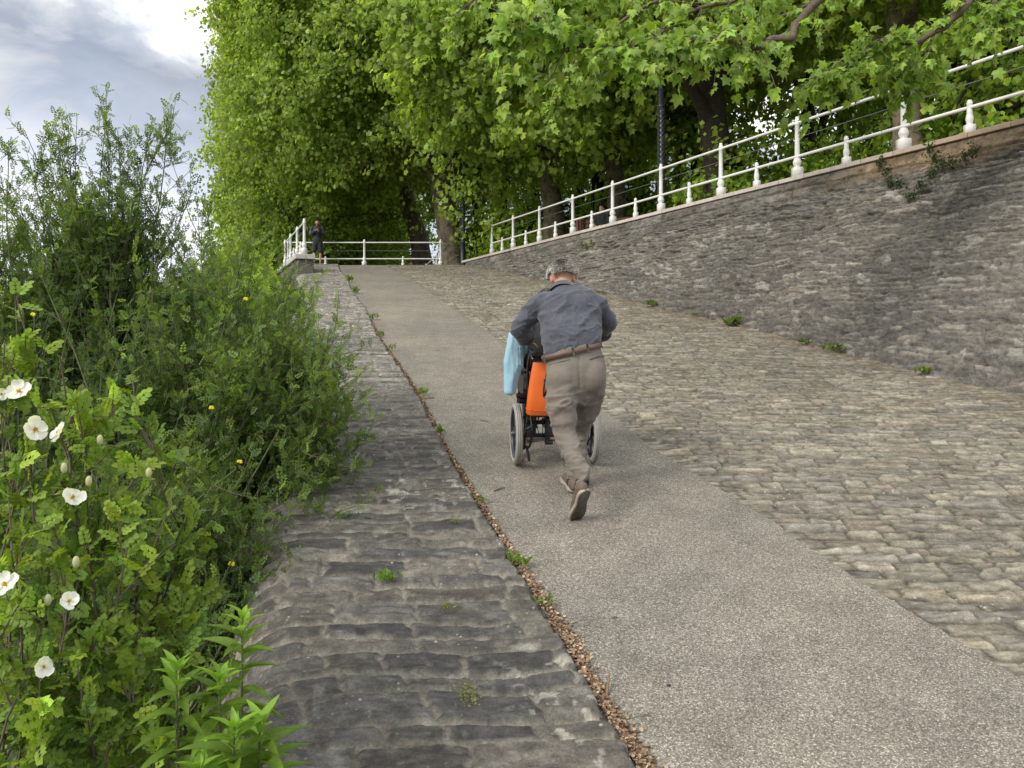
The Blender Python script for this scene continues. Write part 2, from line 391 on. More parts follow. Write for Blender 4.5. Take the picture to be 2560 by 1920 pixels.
def ground_and_path():
    g = 900; ys = A(-60, g)
    V = [[-g, -g, -1.9], [g, -g, -1.9], [g, g, -1.9], [-g, g, -1.9]]
    tag(mk('ground', V, [[0, 1, 2, 3]], M_['grassland'], smooth=False), kind='structure')
    # river bank at the foot of the wall, rising gently beside the ramp
    ys = np.linspace(-6, 60, 90); xs = np.linspace(0, 1, 60)
    Yg, T = np.meshgrid(ys, xs, indexing='ij'); X = (XA(np.minimum(Yg, 25)) - 1.6) + .8 - T * 45
    Z = -1.15 + .13 * np.clip(Yg, -5, 40) - T * 1.2 + (fbm(X * .9, Yg * .9, 3, 4) - .5) * .4
    tag(mk('bank', np.stack([X, Yg, Z], -1), grid_faces(90, 60)[:, ::-1], M_['grassland']), kind='structure')
    # asphalt
    ys = np.concatenate([np.linspace(-7, 1.5, 12), geo(1.7, 31.8, 260)]); xs = np.linspace(-.06, 1.0, 40)
    Yg, T = np.meshgrid(ys, xs, indexing='ij'); X = XA(Yg) + T * (XB(Yg) - XA(Yg))
    X = X + (T > .99) * (fbm(Yg * 9, Yg * 0, 3, 8) - .5) * .035
    Z = rampz(Yg) + np.where(Yg < 28, 0, 0) + (fbm(X * 3, Yg * 3, 3, 1) - .5) * .012 + sst(6, 3, Yg) * .0 - sst(.99, 1.0, T) * .006
    tag(mk('path', np.stack([X, Yg, Z], -1), grid_faces(len(ys), 40), M_['asphalt']), kind='structure')
    # terrace behind the railing wall and beyond the platform
    pts = [(6.0, XT(6.0) + .3), (29.5, XT(29.5) + .3), (31.4, -1.9), (31.4, -9.2), (36, -12), (70, -30), (160, -60), (160, 160), (6.0, 160)]
    V = [[x, y, WTZ - .11 + (-.02 if y > 29.4 else 0)] for y, x in pts]
    tag(mk('terrace', V, [list(range(len(V)))[::-1]], M_['earth'], smooth=False), kind='structure')
def stone_cols(i1, i2, pal, prof, mort):
    pal = np.array(pal); k = (i1 * len(pal)).astype(int) % len(pal)
    c = pal[k] * (.75 + .5 * i2)[..., None]
    return c * prof[..., None] + np.array(mort) * (1 - prof)[..., None]
def cobbles():
    ys = np.concatenate([np.linspace(-7, 2.3, 20), geo(2.4, 31.8, 950)]); nx = 560; xs = np.linspace(0, 1, nx)
    Yg, T = np.meshgrid(ys, xs, indexing='ij')
    x0 = XB(Yg); h = np.clip(WTZ - rampz(Yg), 0, 9); x1 = np.where(Yg < 29.0, XT(Yg) - WOFF(np.minimum(h, 4.5)) + .35, XT(29.) + .35)
    x1 = np.maximum(x1, x0 + 1); T2 = T ** 1.0
    X = x0 - .06 + T2 * (x1 - x0 + .06)
    a = X + .06 * Yg; b = Yg + .035 * X
    pr, i1, i2, d = stones(a, b, .25, .108, 21, wav=.30, joint=.008, rnd=.014); lam = fbm(a * 4.5 + i1 * 40, b * 26 + i2 * 30, 5, 44)
    pal = [(.27, .25, .20), (.30, .27, .21), (.25, .24, .21), (.33, .28, .19), (.24, .235, .215), (.29, .235, .18), (.31, .29, .24), (.26, .25, .21), (.22, .22, .215), (.29, .26, .205)]
    C = stone_cols(i1, i2, pal, pr, (.105, .098, .08)); C = (C * .5 + C.mean(-1, keepdims=True) * .5 * A(1.10, 1., .80)) * .88; C = C * .7 + C.mean((0, 1)) * .3
    C *= (.78 + .44 * fbm(X * .6, Yg * .6, 4, 3))[..., None]
    rough = (fbm(a * 12, b * 34, 5, 31) - .5)
    Z = rampz(Yg) + .004 + pr * (.008 + .014 * i2) + (lam - .5) * .022 * pr + rough * .028 * pr + (fbm(X * .8, Yg * .8, 2, 6) - .5) * .04 * sst(0, .5, X - x0) - .016
    eg = 1 - sst(.03, .12, X - x0); Z = Z * (1 - eg) + (rampz(Yg) - .004) * eg
    C *= ((.50 + 1.0 * fbm(a * 18, b * 55, 5, 40)) * (.30 + 1.4 * lam))[..., None]
    # dusty litter fringe at the foot of the wall
    e = sst(.5, .05, (x1 - .35 - X)) * fbm(X * 5, Yg * 5, 3, 77)
    C = C * (1 - e[..., None] * .8) + A(.17, .12, .07) * e[..., None] * .8
    tag(mk('cobbles', np.stack([X, Yg, Z], -1), grid_faces(len(ys), nx), M_['cobble'], col=C.reshape(-1, 3)), kind='structure')
def strip_wall():
    """low broad stone wall top beside the path; its rounded shoulder drops to the bank"""
    ys = np.concatenate([np.linspace(-4, 1.6, 30), geo(1.65, 31.2, 1000)])
    w = 1.22; r = .34
    s = np.concatenate([np.linspace(0, .05, 5)[:-1], np.linspace(.05, w, 120), np.linspace(w, w + r * 1.35, 48)[1:], np.linspace(w + r * 1.35, w + r * 1.35 + 4.0, 90)[1:]])
    Yg, Sg = np.meshgrid(ys, s, indexing='ij')
    wob = (fbm(Yg * .8, Yg * 0, 3, 11) - .5) * .22
    flat = np.clip(Sg, 0, w); arc = np.clip(Sg - w, 0, r * 1.35) / r; down = np.clip(Sg - w - r * 1.35, 0, 9)
    off = flat + r * np.sin(arc) + down * math.cos(1.35) ; drop = r * (1 - np.cos(arc)) + down * math.sin(1.35)
    lip = .07 * sst(0, .04, Sg); off = off * (1 + wob * sst(.4, 1.3, Sg) * .25)
    X = XA(Yg) - off; Z = rampz(Yg) + lip - .02 - drop
    N0 = np.zeros(X.shape + (3,)); ang = arc; N0[..., 0] = -np.sin(ang); N0[..., 2] = np.cos(ang)
    a = Sg + .02 * Yg; b = Yg * 1.012 + .05 * Sg
    pr, i1, i2, d = stones(a, b, .40, .15, 5, wav=.18, joint=.012, rnd=.013)
    pal = [(.085, .085, .083), (.10, .10, .098), (.075, .076, .078), (.12, .118, .11), (.09, .088, .084), (.135, .13, .12), (.07, .07, .072), (.105, .10, .092)]
    C = stone_cols(i1, i2, pal, pr, (.165, .16, .142)) * A(1.16, 1.12, 1.04)
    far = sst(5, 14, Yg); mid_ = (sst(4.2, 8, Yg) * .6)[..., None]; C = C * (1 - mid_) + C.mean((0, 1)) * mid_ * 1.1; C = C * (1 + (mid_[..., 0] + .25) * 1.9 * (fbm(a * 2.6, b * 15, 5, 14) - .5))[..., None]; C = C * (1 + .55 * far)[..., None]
    C *= (.42 + 1.1 * fbm(a * 16, b * 48, 5, 9))[..., None]; lich = sst(.66, .72, fbm(a * 14, b * 14, 4, 15)) * (.3 + .7 * sst(.45, .6, fbm(a * 1.3, b * 1.3, 2, 16))); C = C + lich[..., None] * A(.17, .17, .145)
    hgt = pr * (.012 + .012 * i2) + (fbm(a * 8, b * 24, 5, 12) - .5) * .034 + (fbm(a * 2, b * 1.6, 2, 13) - .5) * .03
    wa = sst(.0, .07, Sg); V = np.stack([X, Yg, Z], -1) + N0 * ((hgt - .02) * (.3 + .7 * wa))[..., None]
    V[..., 0] += (1 - sst(0, .3, Sg)) * (fbm(Yg * 6, Yg * 0, 3, 3) - .5) * .05
    V[..., 0] -= (1 - wa) * (1 - pr) * .03
    root = thing('stone_wall', (float(XA(8.)) - .6, 8., SL * 8), 'broad dark stone wall top with rounded shoulder running up beside the path', 'wall')
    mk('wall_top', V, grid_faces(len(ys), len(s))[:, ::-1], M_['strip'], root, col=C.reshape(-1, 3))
    return root
def big_wall():
    ys = geo(5.5, 29.4, 900); hs = np.linspace(0, 1, 300)
    Yg, T = np.meshgrid(ys, hs, indexing='ij')
    H = np.clip(WTZ - rampz(Yg), .05, 9) + .12; h = T ** .9 * H
    off = WOFF(h); a = Yg * 1.098; b = h * 1.25 + .10 * Yg * 0
    X = XT(Yg) - off; Z = WTZ - .065 - h
    dh = .3 + .22 * h
    N0 = nrm(np.stack([-np.ones_like(h), -.453 * np.ones_like(h), dh], -1))
    aw = a + (fbm(a * 1.6, b * 1.6, 3, 50) - .5) * .5 + b * .5; bw = b + (fbm(a * .9, b * 1.6, 3, 51) - .5) * .22
    pr, i1, i2, d = stones(aw, bw, .27, .085, 61, wav=.62, joint=.010, rnd=.018)
    pal = [(.115, .108, .095), (.135, .125, .108), (.10, .096, .088), (.155, .142, .118), (.125, .12, .11), (.09, .088, .082), (.145, .13, .105), (.11, .105, .095), (.13, .122, .108), (.18, .17, .15)]
    C = stone_cols(i1, i2, pal, pr, (.10, .095, .085)) * A(1.15, 1.11, 1.05); C = C * .45 + C.mean(-1, keepdims=True) * .55 * A(1.03, 1, .94)
    rubble = .5 * fbm(aw * 8, bw * 18, 5, 66) + .5 * fbm(aw * 22, bw * 46, 4, 67)
    C *= (.50 + 1.55 * rubble)[..., None]
    C *= (.72 + .56 * fbm(a * .45, b * .8, 4, 70))[..., None]
    white = sst(.70, .78, fbm(aw * 3.2, bw * 5.5, 4, 72)); C = C + white[..., None] * A(.14, .14, .13)
    pr0 = pr
    # dressed band under the coping
    p2, j1, j2, d2 = stones(a, h - .04 * np.sin(a * .7), .55, .27, 91, wav=.12, joint=.015, rnd=.02)
    band = sst(.46, .30, h + (fbm(a * .9, a * 0, 3, 95) - .5) * .35)
    c2 = stone_cols(j1, j2, [(.19, .175, .14), (.22, .20, .165), (.17, .16, .135), (.20, .17, .13)], p2, (.16, .15, .13))
    c2 *= (.30 + 1.2 * fbm(a * 6, b * 12, 5, 97))[..., None]; c2 = (c2 * .35 + c2.mean(-1, keepdims=True) * .65 * A(1.03, 1, .93)) * .95
    orange = sst(14.6, 12.4, Yg + (fbm(a * 2, b * 4, 3, 98) - .5) * 3)
    c2 = c2 * (1 - orange[..., None]) + c2 * A(1.32, 1.05, .80) * orange[..., None]
    C = C * (1 - band[..., None]) + c2 * band[..., None]
    hgt = (pr0 * .020 * (1 - band) + p2 * .025 * band + (rubble - .5) * (.10 * (1 - band) + .06 * band) + (fbm(a * .8, b * .9, 3, 99) - .5) * .10)
    hgt -= .05 * (1 - band) * sst(.62, .75, fbm(aw * 2.2, bw * 9, 3, 101))
    V = np.stack([X, Yg, Z], -1) + N0 * (hgt * sst(0, .08, h) * np.minimum(1, H / 1.2))[..., None]
    root = thing('retaining_wall', (float(XT(15.)), 15., SL * 15), 'tall battered rubble retaining wall with pale coping right of the cobbles', 'wall')
    mk('wall_face', V, grid_faces(len(ys), len(hs))[:, ::-1], M_['wallst'], root, col=C.reshape(-1, 3))
    # coping slabs
    mb = MB(); R = np.array([[1, 0, 0], [0, 1, 0], [0, 0, 1]], float)
    ang = math.atan(.453); c, s_ = math.cos(ang), math.sin(ang); R = np.array([[c, -s_, 0], [s_, c, 0], [0, 0, 1]])
    y = 5.5; k = 0
    while y < 29.3:
        L_ = .62; yc = y + L_ / 2 * c
        f = .9 + .2 * random.Random(k).random(); st = max(0, min(1, (13.5 - yc) / 2))
        cc = A(.50, .45, .41) * f * (1 - st) + A(.36, .28, .21) * f * st
        mb.box((XT(yc) + .17, yc, WTZ - .035), (.42, L_ - .008, .075), R, bev=.006, col=cc); y += L_ * c; k += 1
    mb.build('coping', M_['coping'], root, smooth=False)
    return root

# ------------------------------------------------------------------ railings
SQ = math.sqrt(2)
def post_mb(base, h=1.15, big=True, rot=0.0):
    mb = MB(); b = np.asarray(base, float)
    w = .085 if big else .06
    k = h / 1.15 if big else h / .52
    if big:
        mb.lathe(b, [(0, 0), (w * SQ, 0), (w * SQ, .19 * k), (w * SQ * .93, .205 * k), (0, .205 * k)], 4, rot=math.pi / 4 + rot)
        mb.lathe(b, [(.05, .20 * k), (.055, .23 * k), (.074, .27 * k), (.078, .31 * k), (.06, .36 * k), (.046, .385 * k), (.056, .395 * k), (.056, .41 * k), (.045, .42 * k)], 16)
        mb.lathe(b, [(.045, .42 * k), (.047, .48 * k), (.045, .70 * k), (.043, .99 * k), (.05, 1.0 * k)], 8)
        mb.lathe(b, [(.05, 1.0 * k), (.052, 1.035 * k), (.044, 1.045 * k), (.05, 1.065 * k), (.046, 1.09 * k), (.03, 1.1 * k), (.038, 1.12 * k), (.03, 1.143 * k), (.0, 1.15 * k)], 16)
    else:
        mb.lathe(b, [(0, 0), (w * SQ, 0), (w * SQ, .15 * k), (w * SQ * .9, .16 * k), (0, .16 * k)], 4, rot=math.pi / 4 + rot)
        mb.lathe(b, [(.036, .155 * k), (.04, .18 * k), (.052, .23 * k), (.05, .27 * k), (.036, .33 * k), (.042, .345 * k), (.036, .36 * k), (.036, .45 * k), (.042, .46 * k), (.042, .475 * k), (.03, .485 * k), (.038, .50 * k), (.02, .52 * k), (0, .522 * k)], 14)
    return mb
def railing(name, big, small, label, rails=(1.03, .41), wire=.76, hb=1.15, hs=.52, extra=None, smooth_pts=None):
    root = thing(name, tuple(big[0]), label, 'railing')
    for p in big: post_mb(p, hb).build('post', M_['white'], root)
    for p in small: post_mb(p, hs, False).build('short_post', M_['white'], root)
    path = np.array(smooth_pts if smooth_pts is not None else big)
    for rh in rails:
        mb = MB(); mb.tube(path + A(0, 0, rh), .026, 10); mb.build('rail', M_['white'], root)
    if wire:
        mb = MB(); mb.tube(path + A(0, 0, wire), .006, 5); mb.build('wire', M_['wire'], root)
    return root
def all_railings():
    Ys = [27.5, 25.85, 24.05, 22.1, 20.15, 18.2, 16.25, 14.3, 12.25, 10.25, 8.25, 6.25]
    big = [A(XT(y) + .17, y, WTZ) for y in Ys]
    small = [(big[i] + big[i + 1]) / 2 for i in range(len(big) - 1)]
    railing('wall_railing', big, small, 'long white post railing standing on the coping of the tall battered wall')
    # parapet with its own railing at the upper left end of the ramp
    pz = 4.6
    pb = [A(-519.3 / FPX * 24.6, 24.6, pz), A(-7.33, 26.4, pz), A(-8.07, 28.2, pz), A(-8.8, 30.0, pz)]
    sm = [(pb[i] + pb[i + 1]) / 2 for i in range(3)]
    railing('parapet_railing', pb, sm, 'short white railing on the parapet left of the standing young man')
    par = thing('parapet', (-6.6, 24.4, 3.9), 'short stone parapet with pale slab top at the upper left end of the ramp', 'parapet')
    mb = MB(); d = nrm(pb[3] - pb[0]); ang = math.atan2(-d[0], d[1]); c, s_ = math.cos(ang), math.sin(ang); R = np.array([[c, -s_, 0], [s_, c, 0], [0, 0, 1]])
    mid = (pb[0] + pb[3]) / 2; mb.box(mid + A(.05, -.1, -.08), (.62, 6.0, .155), R, bev=.012, col=(.46, .44, .41)); mb.build('coping', M_['coping'], par, smooth=False)
    mb = MB(); mb.box(mid + A(.05, -.05, -1.2), (.5, 5.9, 2.08), R, bev=.02, col=(.16, .15, .13)); mb.build('parapet_base', M_['wallst'], par, smooth=False)
    mb = MB(); mb.box((-8.35, 26.2, 4.02), (.4, 3.2, .1), R, bev=.01, col=(.55, .53, .50)); mb.build('lower_coping', M_['coping'], par, smooth=False)
    mb = MB(); mb.box((-8.35, 26.2, 3.0), (.34, 3.1, 1.9), R, bev=.01, col=(.2, .19, .17)); mb.build('lower_wall', M_['wallst'], par, smooth=False)
    # across the head of the ramp
    z = TOPZ - .03; Yr = 30.9
    fx = lambda px: (px - CX) / FPX * Yr
    b2 = [A(fx(714) + .1, Yr, z), A(fx(911), Yr, z), A(fx(1101.5), Yr, z)]
    s2 = [A(fx(814), Yr, z), A(fx(1007.5), Yr, z)]
    railing('platform_railing', b2, s2, 'white railing across the head of the ramp behind the standing young man', rails=(.95, .3), wire=.62, hb=1.08, hs=.4)
    # stair railings going down beyond
    st = [A(fx(1101.5) + .02, Yr + .25, z), A(fx(1072) + .15, 32.6, z - .30), A(fx(1045) - .05, 34.2, z - .62), A(fx(1016) - .3, 36.0, z - 1.0), A(fx(989) - .5, 37.6, z - 1.35)]
    railing('stair_railing', st, [], 'white sloping handrail going down steps behind the platform railing', rails=(.95, .45), wire=.7, hb=1.05)

# ------------------------------------------------------------------ foliage tools
PLANE = np.array([(0, 0), (.22, -.1), (.5, .08), (.36, .24), (.56, .56), (.24, .55), (0, 1.0), (-.24, .55), (-.56, .56), (-.36, .24), (-.5, .08), (-.22, -.1)], float)
def tmpl(kind):
    if kind == 'plane':
        v = np.c_[PLANE, -.35 * PLANE[:, 0] ** 2 - .18 * PLANE[:, 1] ** 2]; v = np.vstack([v, [0, .38, .03]])
        F = np.array([[i, (i + 1) % 12, 12] for i in range(12)]); return v, F
    if kind == 'mid':
        p = np.array([(0, .05), (.5, .0), (.27, .3), (.52, .6), (0, 1.), (-.52, .6), (-.27, .3), (-.5, .0), (0, .4)]); v = np.c_[p, -.4 * p[:, 0] ** 2 - .2 * p[:, 1] ** 2]
        return v, np.array([[i, (i + 1) % 8, 8] for i in range(8)])
    if kind == 'far':
        return np.array([(0, 0, 0), (.45, .42, -.09), (0, 1, -.12), (-.45, .42, -.09)], float), np.array([[0, 1, 2, 3]])
    if kind == 'oval':
        p = [(0, 0), (.26, .2), (.36, .5), (.24, .85), (0, 1), (-.24, .85), (-.36, .5), (-.26, .2)]; v = np.array([(x, y, .18 * abs(x)) for x, y in p]); return v, np.array([[0, 1, 2, 3, 4], [0, 4, 5, 6, 7]])
    if kind in ('pinna', 'rosep'):
        vs = []; fs = []; n = 3 if kind == 'pinna' else 3; w = .115 if kind == 'pinna' else .15; ll = .34 if kind == 'pinna' else .36
        def lf(o, ang, L, k=0):
            d = np.array([math.sin(ang), math.cos(ang)]); q = np.array([d[1], -d[0]]); b = len(vs)
            if kind == 'pinna':
                for a_, w_ in ((0, 0), (.55, 1), (1, 0), (.55, -1)): vs.append([*(o + d * L * a_ + q * w * w_ * L / ll), .05 * a_ - .02])
                fs.append([b, b + 1, b + 2, b + 3])
            else:
                for a_, w_ in ((0, 0), (.3, .9), (.7, .95), (1, 0), (.7, -.95), (.3, -.9)): vs.append([*(o + d * L * a_ + q * w * w_ * L / ll), .06 * abs(w_) - .05 * a_])
                fs.append([b, b + 1, b + 2, b + 3, b + 4, b + 5])
        for i in range(n):
            yy = .2 + .24 * i
            for sg in (-1, 1): lf(np.array([0, yy]), sg * 1.05, ll * (1 - .05 * i))
        lf(np.array([0, .78]), 0, ll)
        return np.array(vs), np.array(fs)
    if kind == 'lance':
        ys = np.array([0, .12, .3, .5, .7, .86, 1.]); ws = np.array([.02, .1, .15, .14, .10, .05, .0]) 
        vs = [(w_ * s_, y, .10 * (1 if s_ else 0) * w_ / .15 - .28 * y * y) for y, w_ in zip(ys, ws) for s_ in (-1, 0, 1)]
        v = np.array(vs); v[:, 0] *= 1.0; f = grid_faces(7, 3); return v, f
    if kind == 'blade':
        return np.array([(-.03, 0, 0), (.03, 0, 0), (.022, .5, -.02), (-.022, .5, -.02), (0, 1, -.16)]), None
TM = {k: tmpl(k) for k in ('plane', 'mid', 'far', 'oval', 'pinna', 'rosep', 'lance')}
def frames(axis, normal):
    y = nrm(axis); z = nrm(normal - (normal * y).sum(-1, keepdims=True) * y); x = np.cross(y, z); return np.stack([x, y, z], -1)
def scatter(kind, pos, axis, normal, size, col, R_=None):
    tv, tf = TM[kind]; R = frames(axis, normal); n = len(pos)
    V = np.einsum('nij,kj->nki', R, tv) * size[:, None, None] + pos[:, None]
    F = (tf[None] + (np.arange(n) * len(tv))[:, None, None]).reshape(-1, tf.shape[1])
    return V.reshape(-1, 3), F, np.repeat(col, len(tv), 0)
def rdir(r, n): return nrm(r.normal(size=(n, 3)))
def leafcols(r, n, base, var=.25, yellow=.15):
    base = np.array(base); f = np.exp(r.normal(size=(n, 1)) * var); y = r.random((n, 1)) ** 2 * yellow
    return base * f * (1 + y * A(1.6, .6, -.8))

def crown_arrays(seed, rad, nclump, per, lsize, kind, base, clump=(.75, .75, .6), lump=.4, bottom=-.75, shell=.72, hang=.5, yellow=.2, barrel=0.0):
    r = np.random.default_rng(seed); n = int(nclump * 1.0)
    d = rdir(r, n * 3); d = d[d[:, 2] > bottom][:n]; n = len(d)
    nz = fbm(np.arctan2(d[:, 1], d[:, 0]) * 1.9 + 9, d[:, 2] * 3.2 + 5, 3, seed)
    rr = (1 - lump / 2 + lump * (nz - .5) * 2.2) * (shell + (1 - shell) * r.random(n) ** .6)
    inner = r.random(n) < .18; rr = np.where(inner, rr * r.uniform(.4, .8, n), rr)
    if barrel: d = d * np.c_[np.tile(((1 - np.minimum(np.abs(d[:, 2]), .999) ** (2 + 4 * barrel)) / (1 - np.minimum(np.abs(d[:, 2]), .999) ** 2))[:, None] ** .5, (1, 2)), np.ones(n)]
    c = d * rr[:, None] * np.array(rad)
    k = per; N_ = n * k
    off = r.normal(size=(n, k, 3)) * (np.array(clump) * r.uniform(.6, 1.25, (n, 1)))[:, None] * .5
    # a clump is a few drooping sprays
    spray = r.normal(size=(n, 5, 3)) * np.array(clump) * .55; which = r.integers(0, 5, (n, k))
    off = off * .55 + np.take_along_axis(spray, which[..., None].repeat(3, -1), 1)
    off[..., 2] -= hang * (off[..., 0] ** 2 + off[..., 1] ** 2) * .5
    pos = (c[:, None] + off).reshape(-1, 3); out = np.repeat(d, k, 0)
    nor = nrm(out * .7 + A(0, 0, .55) + r.normal(size=(N_, 3)) * .55)
    ax = nrm(A(0, 0, -.8) + out * .45 + r.normal(size=(N_, 3)) * .6)
    cc = leafcols(r, N_, base, .22, yellow) * np.repeat(np.exp(r.normal(size=(n, 1)) * .16), k, 0)
    sz = lsize * r.uniform(.6, 1.25, N_)
    return pos, ax, nor, sz, cc, c
def trunk_mesh(mb, pts, rads, n=18, seed=0, amp=.06, flare=.35):
    V, F = tube(pts, rads, n, cap=False, sub=8); V = V.reshape(-1, n, 3); cen = V.mean(1, keepdims=True); K = len(V)
    a = np.arange(n)[None] / n * 2 * math.pi; z = np.arange(K)[:, None] / 6
    f = 1 + amp * 2 * (fbm(np.cos(a) * 1.5 + 5 + z * .15, np.sin(a) * 1.5 + 3 + z * .5, 3, seed) - .5) * 2
    f = f * (1 + flare * np.exp(-np.arange(K)[:, None] / 2.5) * (1 + .25 * np.cos(a * 5 + seed)))
    mb.add((cen + (V - cen) * f[..., None]).reshape(-1, 3), F)
def limbs(seed, start, clumps, n1=9, r0=.2, zstart=(0, 1)):
    """branches from points along `start` polyline to groups of clump centres"""
    r = np.random.default_rng(seed); st = smoothpath(start, 6); P_ = []; R_ = []
    idx = r.choice(len(clumps), min(n1, len(clumps)), replace=False)
    mains = []
    for i in idx:
        t = clumps[i] * .92 if False else clumps[i]
        s0 = st[int(len(st) * r.uniform(*zstart)) % len(st)]
        u = np.linspace(0, 1, 10)[:, None]; mid = (s0 + t) / 2 + A(0, 0, np.linalg.norm(t - s0) * .15) + r.normal(size=3) * .4
        c = (1 - u) ** 2 * s0 + 2 * u * (1 - u) * mid + u * u * t; c = c + np.c_[fbm(u[:, 0] * 3 + i, u[:, 0] * 0, 2, 1), fbm(u[:, 0] * 3 + i, u[:, 0] * 0 + 7, 2, 2), fbm(u[:, 0] * 3 + i, u[:, 0] * 0 + 3, 2, 3)] * .5 * u * (1 - u) * 2
        P_.append(c); R_.append(np.linspace(r0, .025, 10)); mains.append(c)
    V1 = tubes(np.array(P_), np.array(R_), 7)
    M2 = np.array(mains); P2 = []; R2 = []
    m = min(len(clumps), 160)
    for i in r.choice(len(clumps), m, replace=False):
        t = clumps[i]; q = M2[:, 3:, :].reshape(-1, 3); dd = np.linalg.norm(q - t, axis=1); j = int(np.argmin(dd + r.random(len(dd)) * 1.2)); s0 = q[j]
        u = np.linspace(0, 1, 7)[:, None]; mid = (s0 + t) / 2 + r.normal(size=3) * .25 + A(0, 0, .2)
        P2.append((1 - u) ** 2 * s0 + 2 * u * (1 - u) * mid + u * u * t); R2.append(np.linspace(.035, .008, 7))
    return V1, tubes(np.array(P2), np.array(R2), 4)

GREEN = (.265, .375, .09); DGREEN = (.22, .34, .095)
def tree(name, seed, trunk, trad, ccen, crad, label, nclump=900, per=60, lsize=.19, kind='far', base=GREEN, group=None, bark='bark', nl=10, r0=.22, zst=(.45, 1), cat='tree', **kw):
    trunk = np.array(trunk, float); root = thing(name, tuple(trunk[0]), label, cat, group)
    pos, ax, nor, sz, cc, c = crown_arrays(seed, crad, nclump, per, lsize, kind, base, **kw)
    ccen = np.array(ccen, float)
    V, F, C = scatter(kind, pos + ccen, ax, nor, sz, cc); mk('crown', V, F, M_['leaf'], root, smooth=False, col=C)
    mb = MB(); trunk_mesh(mb, trunk, trad, seed=seed); mb.build('trunk', M_[bark], root)
    mb = MB(); a, b = limbs(seed + 3, trunk, c + ccen, nl, r0, zst); mb.add(*a); mb.add(*b); mb.build('limbs', M_[bark], root)
    return root
def copytree(root, loc, rz, sc, label, group=None):
    r = root.copy(); COL.objects.link(r); r.location = loc; r.rotation_euler = (0, 0, rz); r.scale = sc; r['label'] = label; r['_org'] = list(map(float, loc))
    if group: r['group'] = group
    for ch in list(root.children):
        c = ch.copy(); COL.objects.link(c); c.parent = r
    return r

